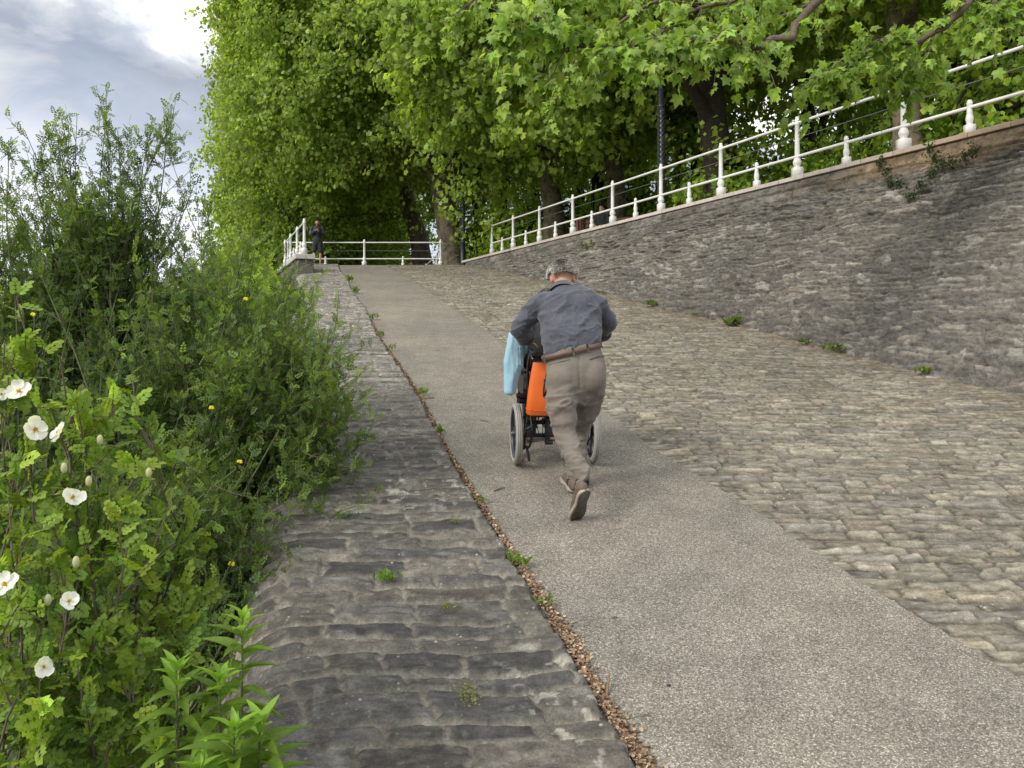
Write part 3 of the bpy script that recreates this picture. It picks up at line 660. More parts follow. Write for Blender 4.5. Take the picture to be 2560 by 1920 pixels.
def trees():
    z0 = WTZ - .15
    T1b = P(1132, 655, 33); T1b[2] = z0
    # big plane tree at the head of the ramp, crown hanging over towards the river
    tree('plane_tree', 11, [T1b, T1b + A(-.15, 0, 1.5), T1b + A(-.5, 0, 3.4), T1b + A(-1.1, .2, 5.5), T1b + A(-1.6, .3, 8)], [.52, .48, .43, .36, .28],
         (-6.0, 33.5, 15.2), (7.8, 6.4, 8.8), 'plane tree with leaning dark trunk left of the lamp post atop the ramp', nclump=2500, per=64, lsize=.155, kind='mid', bottom=-.93, lump=.34, nl=16)
    T2b = P(1062, 655, 39); T2b[2] = z0 - .1
    tree('plane_tree', 12, [T2b, T2b + A(-.3, 0, 2.3), T2b + A(-.9, 0, 4.2), T2b + A(-1.6, 0, 6.5)], [.52, .46, .42, .3],
         (-10.3, 41, 13.8), (5.5, 6.0, 10.0), 'plane tree with pale mottled forked trunk behind the platform railing', nclump=2100, per=64, lsize=.17, bottom=-.97, lump=.28, nl=12, barrel=1.0)
    T3b = P(1003, 655, 45); T3b[2] = z0 - .1
    tree('plane_tree', 13, [T3b, T3b + A(-.1, 0, 2.), T3b + A(-1.2, 0, 4.5), T3b + A(-3.0, 0, 6.2)], [.5, .45, .36, .25],
         (-12.4, 47, 12.4), (5.5, 6.5, 10.4), 'farthest plane tree with trunk leaning left above the sloping handrail', nclump=1900, per=60, lsize=.19, bottom=-.97, lump=.28, nl=12, barrel=1.0)
    T9 = A(-13.2, 58, 2.5)
    tree('plane_tree', 14, [T9, T9 + A(0, 0, 3), T9 + A(-.5, 0, 7)], [.5, .42, .3], (-14.5, 60, 10.5), (7.4, 8.5, 11.5),
         'distant tree at the left end of the row, beside the open sky', barrel=.7, nclump=1300, per=55, lsize=.24, bottom=-.97, base=(.25, .355, .09))
    # trees behind the long railing
    T4 = P(1388, 600, 28); T4[2] = z0
    tree('plane_tree', 15, [T4, T4 + A(-.1, 0, 2.), T4 + A(-.45, 0, 4.2), T4 + A(-.4, 0, 7)], [.40, .36, .30, .22],
         (.6, 25.5, 12.0), (6.0, 5.4, 6.2), 'plane tree with pale smooth trunk behind the low end of the long railing', nclump=820, per=55, lsize=.19, kind='mid', bottom=-.9, lump=.45, base=(.265, .38, .09))
    T5 = P(1538, 560, 26); T5[2] = z0
    tree('plane_tree', 16, [T5, T5 + A(.05, 0, 2.), T5 + A(-.1, 0, 4.2), T5 + A(.3, 0, 7)], [.34, .30, .27, .2],
         (4.4, 24.5, 12.3), (5.4, 4.8, 5.2), 'slim plane tree left of the near lattice lamp post', nclump=600, per=50, lsize=.19, kind='mid', bottom=-.85, lump=.45, base=(.25, .355, .085))
    T6 = P(1800, 480, 20.5); T6[2] = z0
    tree('plane_tree', 17, [T6, T6 + A(-.05, 0, 1.8), T6 + A(-.25, 0, 3.6), T6 + A(-.4, 0, 6)], [.42, .38, .35, .28],
         (5.6, 19.5, 12.2), (5.6, 4.6, 4.7), 'stout dark plane tree just right of the near lattice lamp post', bark='darkbark', nclump=640, per=50, lsize=.18, kind='plane', bottom=-.8, lump=.5)
    T7 = P(2275, 360, 16); T7[2] = z0
    tree('plane_tree', 18, [T7, T7 + A(-.05, 0, 1.8), T7 + A(-.2, 0, 3.6), T7 + A(-.2, 0, 6)], [.32, .28, .26, .2],
         (9.4, 15.5, 10.6), (4.4, 3.8, 3.4), 'plane tree behind the upper right end of the long railing', nclump=520, per=45, lsize=.17, kind='plane', bottom=-.7, lump=.5)
    # woodland behind: two grown shapes, then copies with their own place, turn and size
    g = 'woodland trees behind the railing'
    w1 = tree('woodland_tree', 31, [A(0, 0, 0), A(.1, 0, 3), A(-.1, 0, 7), A(0, 0, 10)], [.28, .24, .2, .14], (0, 0, 8.2), (4.2, 4.2, 7.4), 'x', nclump=290, per=42, lsize=.2, base=DGREEN, bark='darkbark', bottom=-.98, lump=.5, shell=.5, group=g, nl=10, r0=.1, zst=(.2, 1), yellow=.35)
    w2 = tree('woodland_tree', 32, [A(0, 0, 0), A(-.15, 0, 3), A(.2, 0, 6), A(.1, 0, 10)], [.22, .2, .16, .1], (0, 0, 10.), (4.6, 4.2, 7.0), 'x', nclump=250, per=42, lsize=.2, base=(.21, .33, .07), bark='darkbark', bottom=-.95, lump=.6, shell=.5, group=g, nl=10, r0=.1, zst=(.2, 1), yellow=.5)
    spots = [(1262, 38, 'w1', 1.0, 'dark woodland tree between the leaning plane and the low end of the long railing'),
             (1190, 44, 'w2', 1.05, 'woodland tree right behind the far lattice lamp post'),
             (1335, 34, 'w1', .9, 'thin dark woodland tree just left of the pale smooth plane trunk'),
             (1450, 36, 'w2', 1.0, 'woodland tree behind the brown slatted bin'),
             (1500, 31, 'w1', .95, 'dark woodland tree just left of the slim plane tree'),
             (1600, 38, 'w1', 1.1, 'woodland tree between the slim plane tree and the near lamp post'),
             (1700, 31, 'w2', .95, 'woodland tree between the near lamp post and the stout dark plane'),
             (1745, 27, 'w1', .9, 'dark woodland tree close behind the stout dark plane'),
             (2025, 24, 'w2', .85, 'leaning dark woodland tree right of the bright gap'),
             (2110, 28, 'w1', .95, 'woodland tree midway between the stout dark plane and the upper right plane'),
             (2190, 34, 'w2', 1.0, 'woodland tree just left of the upper right plane trunk'),
             (2370, 24, 'w1', .85, 'woodland tree just right of the upper right plane trunk'),
             (2480, 30, 'w2', 1.0, 'woodland tree in the upper right corner behind the railing'),
             (2560, 22, 'w1', .85, 'woodland tree cut by the right edge behind the railing'),
             (1120, 56, 'w1', 1.2, 'woodland tree seen left of the leaning dark plane trunk'),
             (1010, 62, 'w2', 1.2, 'woodland tree deep behind the sloping handrail'),
             (880, 66, 'w1', 1.2, 'woodland tree deep behind the middle of the platform railing')]
    r = random.Random(3)
    for i, (px, Y, w, sc, lab) in enumerate(spots):
        src = w1 if w == 'w1' else w2; loc = ((px - CX) / FPX * Y, Y, z0 - .05)
        s = sc * r.uniform(.95, 1.1)
        if i == 0 or (src is w2 and not w2.get('placed')):
            src.location = loc; src.rotation_euler = (0, 0, r.uniform(0, 6)); src.scale = (s, s, s); src['label'] = lab; src['placed'] = 1
        else: copytree(src, loc, r.uniform(0, 6.28), (s, s, s * r.uniform(.9, 1.1)), lab, g)
    for w in (w1, w2):
        if 'placed' in w: del w['placed']
    # undergrowth as shrubs on the terrace
    sh = tree('undergrowth_shrub', 41, [A(0, 0, 0), A(0, 0, .6), A(.1, 0, 1.2)], [.05, .04, .03], (0, 0, 1.0), (2.3, 1.6, 1.25), 'x', nclump=150, per=50, lsize=.13, base=(.22, .36, .07), bark='darkbark', bottom=-.9, lump=.5, shell=.5, group='undergrowth behind the railing', nl=6, r0=.03, zst=(0, 1), clump=(.5, .5, .4), cat='shrub', yellow=.5)
    ss = [(1250, 34, 'low shrub right of the far lamp post'), (1330, 31, 'low shrub at the foot of the pale smooth plane'), (1480, 33, 'low shrub left of the slim plane trunk'),
          (1610, 28, 'low shrub left of the near lamp post'), (1720, 26, 'low shrub between lamp post and stout dark plane'), (1900, 21, 'low shrub just right of the stout dark plane'),
          (2080, 20, 'bright shrub midway along the upper railing'), (2180, 19, 'bright shrub just left of the upper right plane'), (2420, 17, 'bright shrub right of the upper right plane'), (2540, 16, 'bright shrub at the right edge behind the railing'),
          (900, 42, 'shrub behind the middle post of the platform railing'), (800, 40, 'shrub behind the standing young man'), (700, 38, 'shrub behind the parapet railing'), (970, 44, 'shrub behind the sloping handrail'), (1040, 46, 'shrub left of the leaning dark plane')]
    for i, (px, Y, lab) in enumerate(ss):
        loc = ((px - CX) / FPX * Y, Y, z0 - .1); s = r.uniform(.9, 1.3)
        if i == 0: sh.location = loc; sh.scale = (s, s, s); sh['label'] = lab
        else: copytree(sh, loc, r.uniform(0, 6.28), (s, s, s * r.uniform(.9, 1.2)), lab, 'undergrowth behind the railing')

def near_branch():
    """plane tree rooted off to the right whose long branches hang over the top of the picture"""
    r = np.random.default_rng(5); base = A(10.2, 9.0, WTZ - .15)
    root = thing('plane_tree', tuple(base), 'near plane tree whose big bright lobed leaves hang over the long railing', 'tree')
    top = base + A(-.5, .2, 4.5)
    mb = MB(); trunk_mesh(mb, [base, base + A(0, 0, 2), base + A(-.2, .1, 4), top + A(0, 0, 2.5)], [.36, .31, .27, .15], seed=4); mb.build('trunk', M_['bark'], root)
    mains = [
        [top, P(2330, -260, 8.6), P(2080, -40, 8.4), P(1955, 95, 8.2), P(1850, 102, 8.0), P(1700, 108, 7.8), P(1560, 120, 7.6), P(1420, 125, 7.3)],
        [top, P(2150, -330, 8.2), P(1750, -170, 7.8), P(1500, -60, 7.5), P(1330, 40, 7.2), P(1250, 80, 7.0)],
        [top, P(2560, -150, 9.0), P(2380, 60, 9.0), P(2220, 110, 9.2), P(2120, 165, 9.2), P(2045, 205, 9.2)],
        [top, P(2500, -60, 9.4), P(2370, 60, 9.6), P(2290, 150, 9.6), P(2265, 205, 9.6)],
        [top, P(2600, -250, 8.8), P(2100, -150, 8.6), P(1780, 20, 8.6), P(1620, 90, 8.4)],
        [top, P(2700, -100, 9.2), P(2520, 0, 9.0), P(2480, 60, 9.0)],
        [top, P(2300, -300, 10.5), P(1900, -120, 11.5), P(1500, 80, 12.5), P(1380, 250, 13.0)],
        [top, P(2400, -200, 10.5), P(2150, -60, 11.0), P(1900, 60, 11.5), P(1780, 130, 12)],
        [top, P(2100, -420, 10.), P(1600, -250, 10.5), P(1250, -60, 11), P(1130, 60, 11.5)]]
    rr = [.06, .055, .05, .045, .05, .04, .06, .05, .06]
    sprays = []; mb = MB(); tw = []
    for m, R0 in zip(mains, rr):
        c = smoothpath(m, 8); c = c + (np.stack([fbm(np.arange(len(c)) * .35, np.full(len(c), k * 5. + R0 * 90), 2, 4) for k in range(3)], -1) - .5) * .22
        mb.tube(c, np.linspace(R0, .012, len(c)), 8)
        cum = np.arange(len(c))
        for i in range(int(len(c) * .28), len(c), 1):
            for _ in range(1 if i < len(c) * .5 else 3):
                t = nrm(c[min(i + 1, len(c) - 1)] - c[i - 1]); d = nrm(t * .7 + r.normal(size=3) * .7 + A(0, 0, -.05)); L_ = r.uniform(.15, .5)
                u = np.linspace(0, 1, 6)[:, None]; q = c[i] + d * L_ * u + A(0, 0, -.25) * L_ * u ** 2 + r.normal(size=3) * .03 * u
                tw.append(q)
    mb.build('branch', M_['twig'], root)
    tw = np.array(tw); rad = np.linspace(.008, .003, 6)[None].repeat(len(tw), 0)
    mb = MB(); mb.add(*tubes(tw, rad, 4)); mb.build('twigs', M_['twig'], root)
    k = 10; u = r.random((len(tw), k)) * .85 + .2; i = np.clip((u * 5).astype(int), 0, 4); f = np.clip(u * 5 - i, 0, 1)[..., None]; n = np.arange(len(tw))[:, None]
    pos = tw[n, i] * (1 - f) + tw[n, i + 1] * f; t = nrm(tw[n, i + 1] - tw[n, i]); pos = pos.reshape(-1, 3); t = t.reshape(-1, 3); N_ = len(pos)
    hd = r.normal(size=(N_, 3)); ax = nrm(t * .5 + hd * .55 + A(0, 0, -.75)); pos = pos + ax * .05
    nor = nrm(r.normal(size=(N_, 3)) * .6 + A(-.25, -.35, .8)); sz = r.uniform(.06, .14, N_)
    cc = leafcols(r, N_, (.26, .40, .085), .24, .2)
    V, F, C = scatter('plane', pos, ax, nor, sz, cc); mk('leaves', V, F, M_['leafn'], root, smooth=False, col=C)

# ------------------------------------------------------------------ shrubs on the river side
def shrub(name, base, targets, label, seed, nside=16, nleaf=10, lsize=.068, kind='pinna', col=(.098, .172, .060), stem=.012, start=.25, twl=(.2, .5), mat_='gtwig', basej=.5, leafmat='leaf', up=.35, flowers=None, yellow=.25, pods=0, cat='shrub', group=None):
    r = np.random.default_rng(seed); base = np.array(base, float); root = thing(name, tuple(base), label, cat, group)
    T = np.array(targets); n = len(T); s0 = base + r.normal(size=(n, 3)) * A(basej, basej, .03)
    u = np.linspace(0, 1, 12)[None, :, None]; mid = (s0 + T) / 2 + A(0, 0, .25) * np.linalg.norm(T - s0, axis=1, keepdims=True) * .4 + r.normal(size=(n, 3)) * .12 - (T - s0) * A(.18, .18, 0)
    C_ = (1 - u) ** 2 * s0[:, None] + 2 * u * (1 - u) * mid[:, None] + u * u * T[:, None]
    ph = r.random((n, 1)) * 50; w = np.stack([fbm(u[0, :, 0][None] * 5 + ph, ph + k * 3 + 0 * u[0, :, 0][None], 2, k) - .5 for k in range(3)], -1); C_ = C_ + w * .16 * u
    mb = MB(); mb.add(*tubes(C_, np.linspace(stem, .0025, 12)[None].repeat(n, 0) * r.uniform(.7, 1.3, (n, 1)), 5)); mb.build('stems', M_[mat_], root)
    m = n * nside; si = np.repeat(np.arange(n), nside); t = start + (1 - start) * r.random(m) ** .8; f = t * 11; i = np.clip(f.astype(int), 0, 10); f = (f - i)[:, None]
    q0 = C_[si, i] * (1 - f) + C_[si, i + 1] * f; tan = nrm(C_[si, i + 1] - C_[si, i]); d = nrm(tan * .9 + r.normal(size=(m, 3)) * .65 + A(0, 0, up)); L_ = r.uniform(*twl, m) * (1.15 - .5 * t)
    v = np.linspace(0, 1, 6)[None, :, None]; tw = q0[:, None] + d[:, None] * L_[:, None, None] * v + (A(0, 0, .12) + r.normal(size=(m, 1, 3)) * .08) * v ** 2 * L_[:, None, None]
    mb = MB(); mb.add(*tubes(tw, np.linspace(.0035, .0012, 6)[None].repeat(m, 0), 3)); mb.build('twigs', M_[mat_], root)
    k = nleaf; g = (np.arange(k)[None] + r.random((m, k))) / k * .95 + .05; a = np.clip((g * 5).astype(int), 0, 4); ff = (g * 5 - a)[..., None]; nn = np.arange(m)[:, None]
    pos = (tw[nn, a] * (1 - ff) + tw[nn, a + 1] * ff).reshape(-1, 3); tt = np.repeat(nrm(tw[:, 5] - tw[:, 0]), k, 0); N_ = len(pos)
    ax = nrm(tt * .55 + r.normal(size=(N_, 3)) * .65 + A(0, 0, .2)); nor = nrm(A(-.1, -.3, .9) + r.normal(size=(N_, 3)) * .6)
    cc = leafcols(r, N_, col, .25, yellow) * np.repeat(np.exp(r.normal(size=(m, 1)) * .15), k, 0)
    tip = np.repeat(sst(.8, 1., t), k)[:, None]; cc = cc * (1 + tip * A(.5, .35, 0))
    V, F, C = scatter(kind, pos, ax, nor, lsize * r.uniform(.6, 1.2, N_), cc); mk('leaves', V, F, M_[leafmat], root, smooth=False, col=C)
    if pods:
        idx = r.choice(m, pods); p0 = tw[idx, r.integers(1, 6, pods)]; dd = nrm(r.normal(size=(pods, 3)) + A(0, 0, -.5)); vv = np.linspace(0, 1, 5)[None, :, None]
        pp = p0[:, None] + dd[:, None] * .09 * vv + A(0, 0, -.05) * vv ** 2; mb = MB(); mb.add(*tubes(pp, np.full((pods, 5), .0016), 3)); mb.build('seed_pods', M_['twig'], root)['kind'] = 'stuff'
    return root, tw
def yellow_flower(root, p, r, s=.018):
    mb = MB()
    for k in range(4):
        a = k * 1.57 + r.random(); d = nrm(A(math.cos(a), -.5, .3 + math.sin(a) * .6)); mb.add(*ellipsoid(p + d * s * .6, (s * .6, s * .35, s * .45), n=7))
    mb.C = [np.broadcast_to(A(.80, .72, .03), c.shape) for c in mb.C]; mb.build('flower', M_['petal'], root)
def ell_targets(r, c, rad, n, shell=.55):
    d = rdir(r, n); return np.array(c) + d * np.array(rad) * (shell + (1 - shell) * r.random((n, 1)))
def bank_shrubs():
    r = np.random.default_rng(77)
    gz = lambda Y: -1.15 + .13 * Y
    # main senna bush: targets placed as real spread above the bank
    def tp(l): return np.array([P(x, y, Y) for x, y, Y in l])
    t1 = np.vstack([ell_targets(r, P(560, 930, 5.9), (.85, .9, 1.0), 80), ell_targets(r, P(715, 1020, 5.45), (.5, .6, .72), 62), tp([(760, 820, 6.4), (840, 830, 6.2), (865, 905, 6.0), (850, 985, 5.8), (880, 1065, 5.6), (905, 1150, 5.3), (925, 1110, 5.5), (900, 1310, 5.0), (860, 1280, 4.8), (800, 1010, 5.6), (780, 920, 6.0), (820, 1180, 5.2), (760, 1200, 5.0), (700, 1290, 4.8), (790, 760, 6.8), (730, 700, 7.0), (640, 640, 6.8)])])
    b1, tw = shrub('senna_shrub', (-2.5, 5.9, gz(6)), t1, 'senna bush with thin arching twigs leaning over the stone wall top', 1, pods=900, nside=20, basej=.3)
    for (x, y, Y) in [(740, 1052, 5.3), (615, 748, 5.8), (520, 1336, 4.3), (580, 1410, 4.2), (600, 1155, 4.9)]: yellow_flower(b1, P(x, y, Y), r)
    tops = [(85, 350, 6.0), (115, 330, 6.0), (205, 300, 6.2), (262, 268, 6.2), (240, 320, 6.2), (305, 320, 6.2), (360, 330, 6.3), (425, 285, 6.3), (400, 360, 6.3), (465, 430, 6.4), (20, 360, 6.0), (150, 380, 6.2), (490, 470, 6.5), (340, 400, 6.3), (60, 410, 6), (180, 340, 6.2), (280, 360, 6.2), (430, 330, 6.3), (540, 520, 6.6)]
    t2 = np.vstack([ell_targets(r, P(250, 760, 6.4), (.95, .8, 1.1), 84), ell_targets(r, P(225, 600, 6.3), (.95, .7, .55), 55, .2), tp(tops)])
    b2, _ = shrub('senna_shrub', (-3.3, 6.6, gz(6.6)), t2, 'tall senna bush whose leafy tips stand against the sky', 2, pods=900, nside=20, basej=.5, start=.3)
    for (x, y, Y) in [(84, 787, 5.4), (430, 1335, 4.6), (530, 1020, 5.0)]: yellow_flower(b2, P(x, y, Y), r)
    t3 = np.vstack([ell_targets(r, P(-80, 720, 6.4), (.8, .8, 1.2), 55)])
    shrub('senna_shrub', (-4.6, 6.6, gz(6.6)), t3, 'senna bush at the left edge of the view behind the white roses', 3, nside=16, pods=120)
    t4 = ell_targets(r, P(590, 800, 10.5), (.95, 1.0, .85), 60)
    shrub('senna_shrub', (-4.3, 10.5, gz(10.5)), t4, 'bright green bush beside the wall behind the leaning senna', 4, nside=16, lsize=.12, col=(.15, .26, .045), nleaf=8)
    t5 = ell_targets(r, P(640, 750, 16), (.6, 1.4, .5), 44)
    shrub('senna_shrub', (-6.0, 16, gz(16)), t5, 'bush growing against the far part of the stone wall', 5, nside=14, lsize=.15, col=(.16, .28, .045), nleaf=8, twl=(.3, .7))
    t6 = ell_targets(r, P(580, 720, 20), (1.2, 1.6, .8), 60)
    shrub('senna_shrub', (-8.2, 20, gz(20)), t6, 'tall fresh green bush below the parapet railing', 6, nside=16, lsize=.2, col=(.17, .28, .045), nleaf=8, twl=(.4, .9))
    t7 = ell_targets(r, P(250, 800, 14), (3.0, 1.8, 1.3), 80)
    shrub('senna_shrub', (-7.2, 14, gz(14)), t7, 'wide bush filling the bank behind the tall senna', 7, nside=15, lsize=.16, nleaf=8, twl=(.3, .8))
    # low scrub filling the bank under the bushes
    t8 = np.vstack([ell_targets(r, P(330, 1330, 4.3), (1.0, .7, .5), 70, .2)])
    shrub('briar', (-1.9, 4.3, gz(4.3)), t8, 'dense low briar below the senna bushes at the foot of the wall', 8, nside=18, lsize=.07, kind='pinna', col=(.085, .15, .045), nleaf=8, up=.2)
    # the rose in front
    rt = [(50, 960, 2.5), (120, 1010, 2.5), (190, 970, 2.6), (300, 1010, 2.6), (180, 1180, 2.4), (330, 1170, 2.5), (260, 1260, 2.4), (400, 1200, 2.5), (60, 1180, 2.3), (20, 1400, 2.1), (200, 1420, 2.2), (330, 1400, 2.3), (450, 1330, 2.5), (500, 1270, 2.6), (110, 1560, 2.1), (260, 1580, 2.2), (60, 1700, 2.0), (200, 1720, 2.1), (20, 860, 2.6), (70, 800, 2.7), (380, 1540, 2.4), (330, 1700, 2.2), (100, 1840, 2.), (280, 1850, 2.1), (420, 1850, 2.2), (250, 1040, 2.5), (150, 1300, 2.2), (30, 1100, 2.3), (90, 1330, 2.2), (30, 1560, 2.0), (350, 1280, 2.4), (450, 1480, 2.5), (500, 1420, 2.6), (440, 1620, 2.4), (150, 900, 2.6), (340, 960, 2.7)]
    rb, _ = shrub('rose_bush', (-1.45, 2.5, -.75), tp(rt), 'wild rose bush with white five petalled flowers in the lower left', 9, nside=13, nleaf=6, lsize=.068, kind='rosep', col=(.14, .24, .05), stem=.008, start=.45, twl=(.08, .25), mat_='twig', basej=.3, leafmat='leafn')
    fl = [(50, 980, 2.35, .036), (86, 1076, 2.3, .037), (152, 1082, 2.34, .034), (180, 1245, 2.2, .032), (14, 1466, 1.95, .036), (172, 1505, 2.05, .026), (108, 1665, 2.0, .026), (5, 985, 2.4, .02)]
    for i, (x, y, Y, s) in enumerate(fl):
        c = P(x, y, Y - .08); s *= .88; nz = nrm(A(r.uniform(-.9, .9), -.6, .55 + r.uniform(-.6, .4))); mb = MB()
        u_ = nrm(np.cross(nz, A(0, 0, 1))); v_ = np.cross(nz, u_)
        for k in range(5):
            a = k * 2 * math.pi / 5 + i; d = u_ * math.cos(a) + v_ * math.sin(a); q = np.cross(nz, d); V = []
            for (l, w_, z_) in ((.12, .12, 0), (.45, .42, .06), (.8, .56, .16), (1.0, .42, .26), (1.06, .14, .30)):
                for sd_ in (-1, 0, 1): V.append(c + s * (d * (l * (1 + .12 * math.sin(i * 7 + k * 2.3)) - .06 * abs(sd_)) + q * sd_ * w_ + nz * (z_ * (1 + .9 * math.sin(i * 3 + k * 1.7)) + .16 * abs(sd_) + .12 * r.random())))
            mb.add(V, grid_faces(5, 3), (.86, .86, .84))
        fo = mb.build('flower', M_['petal'], rb)
        mb = MB(); mb.add(*ellipsoid(c + nz * s * .1, (s * .13,) * 3, n=8), (.55, .42, .05))
        for k in range(26):
            a = r.random() * 6.28; d = nrm(nz * 1.1 + (u_ * math.cos(a) + v_ * math.sin(a)) * r.uniform(.2, .8)); mb.tube([c, c + d * s * .42], [s * .012, s * .02], 4, (.75, .5, .04), cap=False)
        mb.build('stamens', M_['petal'], fo)
    for (x, y, Y) in [(160, 1170, 2.3), (222, 1203, 2.3), (560, 1, 2.3), (372, 1182, 2.4), (120, 1500, 2.1), (190, 1405, 2.1), (250, 1100, 2.4)]:
        if y < 100: continue
        mb = MB(); c = P(x, y, Y - .05); mb.add(*ellipsoid(c, (.009, .009, .016), n=9), (.55, .55, .36)); mb.build('bud', M_['petal'], rb)
    # tall weeds at the bottom
    specs = [(602, 1720, 2.25, 1500, 'nettle-like weed standing highest beside the stone wall shoulder', 8), (445, 1900, 2.05, 1630, 'leafy weed left of the bottom group near the roses', 8),
             (578, 1960, 1.85, 1780, 'leafy weed with a wide bright rosette at the bottom edge', 8), (552, 1840, 2.1, 1650, 'leafy weed in the middle of the bottom group', 7),
             (650, 1930, 1.9, 1760, 'leafy weed touching the stone wall at the bottom edge', 7), (500, 2000, 1.8, 1880, 'low weed cut by the bottom edge of the view', 6)]
    for i, (x, yb, Y, yt, lab, nl_) in enumerate(specs):
        b0 = P(x, yb + 200, Y); t0 = P(x + r.uniform(-8, 8), yt + 40, Y); root = thing('weed', tuple(b0), lab, 'plant', 'tall leafy weeds at the bottom left')
        mb = MB(); mb.tube([b0, (b0 + t0) / 2 + r.normal(size=3) * .006, t0], [.005, .004, .0025], 7); mb.build('stem', M_['gtwig'], root)
        pos = []; ax = []; no = []; sz = []; cc = []; LH = np.linalg.norm(t0 - b0)
        for k in range(16):
            f = 1 - (k / 16) ** 1.25 * .85; p = b0 + (t0 - b0) * f; a0 = k * 1.57 + i
            for q in (0, math.pi):
                a = a0 + q + r.normal() * .15; el = .95 - .09 * k + r.normal() * .1; d = A(math.cos(a) * math.cos(el), math.sin(a) * math.cos(el), math.sin(el))
                pos.append(p); ax.append(d); no.append(nrm(A(-d[0] * .6, -d[1] * .6, 1.) + r.normal(size=3) * .12)); sz.append(min(.125, .055 + .012 * k) * r.uniform(.8, 1.15))
                cc.append(A(.24, .40, .05) * (1 if k < 4 else .6) * r.uniform(.85, 1.15))
        V, F, C = scatter('lance', np.array(pos), np.array(ax), np.array(no), np.array(sz), np.array(cc)); mk('leaves', V, F, M_['leafn'], root, smooth=True, col=C)

